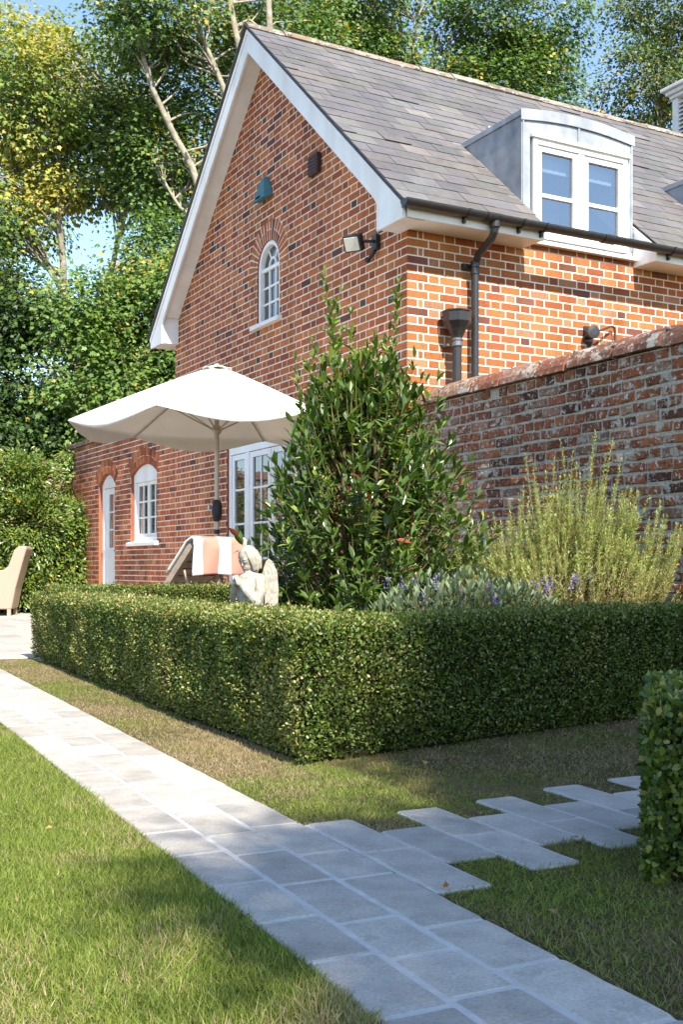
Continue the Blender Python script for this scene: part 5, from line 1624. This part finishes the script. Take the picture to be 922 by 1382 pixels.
tree('sycamore_tree', 'darker thin tree at the far right behind the cupola', (8.7, 29.5),
     [([(0, 0, 0), (0, 0, 8), (-.2, 0, 14)], .26, .1), ([(0, 0, 8.5), (-1.6, 0, 10.6), (-2.4, 0, 12.0)], .13, .04), ([(0, 0, 9), (1.1, 0, 11), (1.2, 0, 13)], .12, .04)],
     [((-.2, 0, 13.4), (1.9, 1.5, 1.2), .8), ((-1.4, .2, 10.9), (1.3, 1.2, 1.0), .6), ((.7, 0, 11.4), (1.2, 1.2, .8), .35), ((-.3, .4, 9.4), (1.6, 1.2, .9), .5), ((1.6, 0, 14), (1.6, 1.6, 1.4), .6), ((.3, 0, 15.4), (1.9, 1.4, 1.1), .7)],
     .12, tint_mix((.030, .055, .014), (.085, .12, .028), .08), 9500, group=TREES, seed=5)
# lower trees and understorey just behind the old building
tree('sycamore_tree', 'young leafy tree just over the low building roof', (-4.1, 22.0),
     [([(0, 0, 0), (.1, 0, 3), (-.2, 0, 5.5)], .12, .04)],
     [((-.3, 0, 4.4), (1.5, 1.2, 1.4), 1.0), ((1.2, .3, 4.6), (1.1, 1.0, 1.2), .6), ((-.8, .2, 5.8), (1.1, 1.0, .7), .4), ((.4, .2, 3.2), (1.8, .8, .7), .5), ((.9, .2, 6.2), (.9, .9, .7), .3)],
     .13, tint_mix((.035, .075, .014), (.11, .165, .03), .05), 8500, group=TREES, seed=6)
tree('sycamore_tree', 'leafy tree with shade tinted leaves at the far left above the glossy shrub', (-7.6, 22.5),
     [([(0, 0, 0), (.0, 0, 3), (.2, 0, 6.5)], .16, .05)],
     [((0, 0, 4.2), (1.5, 1.3, 1.3), 1.0), ((.6, .3, 6.0), (1.2, 1.1, .9), .6), ((-1, .3, 7.4), (1.5, 1.2, 1.0), .6), ((1.3, 0, 3.4), (1.0, 1.0, .7), .5)],
     .13, tint_mix((.014, .032, .008), (.042, .075, .015), .02), 8500, group=TREES, seed=7)  # leaf colour darkened to stand in for shade from overhanging crowns
tree('sycamore_tree', 'shadowy background tree filling the gap between the left trunks', (-4.6, 33.0),
     [([(0, 0, 0), (0, 0, 6), (.3, 0, 14)], .3, .1)],
     [((-2.6, 0, 5.0), (2.4, 1.6, 2.0), .8), ((1.8, 0, 5.6), (2.2, 1.6, 2.2), .9), ((3.4, 0, 12.0), (1.6, 1.4, 2.2), .6), ((2.6, 0, 16), (2.6, 1.6, 1.2), .4), ((-4.2, 0, 12.5), (1.0, 1.2, 2.4), .3)],
     .17, tint_mix((.020, .042, .011), (.055, .09, .02), .03), 8500, group=TREES, seed=8, clus=.75)
# glossy shrub against the back wall
SBx = (-5.35, 17.95)
def lau_tint(n, P):
    t = mix((.055, .10, .014), (.17, .235, .04), rng.random(n)); y = mix((.30, .28, .04), (.36, .18, .03), rng.random(n))
    return np.where((rng.random(n) < np.where(P[:, 0] < -.2, .13, .05))[:, None], y, t)
tree('laurel_shrub', 'glossy light green evergreen shrub filling the corner behind the chair', SBx,
     [([(0, 0, 0), (0, .1, .8), (.1, .1, 1.8)], .05, .02), ([(.5, .1, 0), (.6, .2, .9)], .04, .02), ([(-.7, 0, 0), (-.8, 0, 1.2)], .04, .02)],
     [((-.6, -.1, 1.5), (.75, .4, .85), 1.0), ((.35, .05, 1.35), (.65, .40, .85), 1.0), ((-1.7, -.4, 1.4), (.8, .4, .9), .8), ((.85, .25, .7), (.35, .3, .55), .45), ((-.2, .0, .5), (1.1, .4, .4), .8), ((.15, .1, 2.2), (.6, .3, .4), .5), ((-.9, -.1, 2.3), (.7, .3, .35), .5), ((1.0, .35, 1.3), (.3, .25, .5), .4)],
     .095, lau_tint, 12000, cat='shrub', bark='twig', droop=.1, shape=FOLD, leafmat='bayleaf', clus=.26)
x, y = house(-.06, OB_END-.1)
tree('ivy', 'green ivy climbing the end of the low building wall', (x-.02, y), [([(0, 0, 0), (.02, 0, 1.2), (0, 0, 2.6)], .02, .008)],
     [((-.10, .0, 1.9), (.14, .18, .6), 1), ((-.02, -.02, 2.6), (.20, .16, .22), .5), ((-.1, 0, 1.0), (.14, .16, .4), .5)], .075, lau_tint, 1800, cat='climber', bark='twig', shape=FOLD, leafmat='bayleaf', clus=.14)

# tree to the right of the viewer whose crown shades the side path and the near hedge
SHv = np.array([.415, -.910]); SUN_EL = math.radians(45)
def caster(a, r, H):
    """crown point whose shadow falls at ground position a along, r across"""
    g = np.array([-.455, .890])*a+np.array([.890, .455])*r
    p = g+SHv*H/math.tan(SUN_EL); return (p[0], p[1], H)
TB = np.array([6.6, -5.2])
cl = []
for (a, r, H, rad, w) in ((2.3, 3.7, 4.6, (1.25, 1.25, 1.2), 1.4), (3.4, 3.2, 4.4, (.85, .85, .7), .7), (2.0, 2.0, 3.9, (.85, .75, .6), .7), (2.45, 1.30, 3.7, (.36, .36, .30), .2), (4.2, 3.9, 4.8, (.7, .7, .6), .5), (3.6, 4.6, 5.0, (.8, .8, .7), .5), (1.2, 3.2, 4.2, (1.0, 1.0, .9), .8), (1.3, 1.7, 3.6, (.5, .5, .5), .3), (1.5, 1.2, 3.7, (.34, .34, .30), .22), (6.9, 5.7, 6.2, (.7, .6, .5), .35), (4.15, 3.0, 4.4, (.55, .55, .45), .45), (4.45, 3.2, 4.6, (.6, .6, .5), .5), (4.4, 4.1, 4.8, (.6, .6, .5), .5), (3.3, 2.75, 4.2, (.6, .6, .5), .5), (2.6, 2.8, 4.2, (.8, .8, .6), .6), (3.0, 4.5, 4.6, (.9, .9, .7), .6), (1.6, 2.6, 4.0, (.7, .7, .6), .5)):
    p = caster(a, r, H+4.0); cl.append(((p[0]-TB[0], p[1]-TB[1], p[2]), rad, w))
tree('apple_tree', 'spreading garden tree on the lawn shading the stepping slabs', (TB[0], TB[1]),
     [([(0, 0, 0), (-.1, .1, 3.6), (-.5, .6, 5.8), (-.8, 1.0, 8.2)], .18, .06), ([(-.1, .1, 3.6), (-1.0, .3, 5.8), (-1.9, .8, 7.4)], .10, .03), ([(-.5, .6, 5.8), (.1, 1.2, 7.2), (.2, 1.8, 9.6)], .09, .03)],
     cl, .11, MG, 30000, seed=9, shape=OVAL, clus=.32)

# ------------------------------------------------------------------ sky, sun, camera
w = bpy.data.worlds.new("World"); sc.world = w; w.use_nodes = True
nt = w.node_tree; bg = nt.nodes['Background']
sky = nt.nodes.new('ShaderNodeTexSky'); sky.sky_type = 'NISHITA'; sky.sun_disc = False
sky.sun_elevation = SUN_EL; sky.sun_rotation = math.atan2(SHv[0], SHv[1]) % (2*PI)
sky.altitude = 50; sky.air_density = 1.0; sky.dust_density = .25; sky.ozone_density = 1.8
nt.links.new(sky.outputs[0], bg.inputs[0]); bg.inputs[1].default_value = .128
sl = bpy.data.lights.new('sun', 'SUN'); sl.energy = 4.3; sl.angle = math.radians(.5); sl.color = (1.0, .93, .82)
so_ = bpy.data.objects.new('sun', sl); link(so_)
sdir = Vector((SHv[0]*math.cos(SUN_EL), SHv[1]*math.cos(SUN_EL), math.sin(SUN_EL)))
so_.rotation_euler = sdir.to_track_quat('Z', 'Y').to_euler()
so_.location = (6, -10, 12)

cam = bpy.data.cameras.new('camera'); cam.sensor_fit = 'HORIZONTAL'; cam.sensor_width = 36
cam.lens = 1500/922*36; cam.shift_y = (765-691)/922; cam.clip_start = .1; cam.clip_end = 1000
co = bpy.data.objects.new('camera', cam); link(co)
co.location = (0, 0, .75); co.rotation_euler = (PI/2, 0, 0)
sc.camera = co

sc.view_settings.view_transform = 'Standard'; sc.view_settings.look = 'None'
sc.view_settings.exposure = 1.40; sc.view_settings.gamma = 1.0; sc.view_settings.use_curve_mapping = False
sc.render.engine = 'CYCLES'
sc.cycles.use_denoising = True
sc.cycles.max_bounces = 7; sc.cycles.diffuse_bounces = 4; sc.cycles.glossy_bounces = 3; sc.cycles.transmission_bounces = 4; sc.cycles.transparent_max_bounces = 4
sc.cycles.caustics_reflective = False; sc.cycles.caustics_refractive = False
sc.cycles.sample_clamp_indirect = 6
sc.render.resolution_x = 684; sc.render.resolution_y = 1024
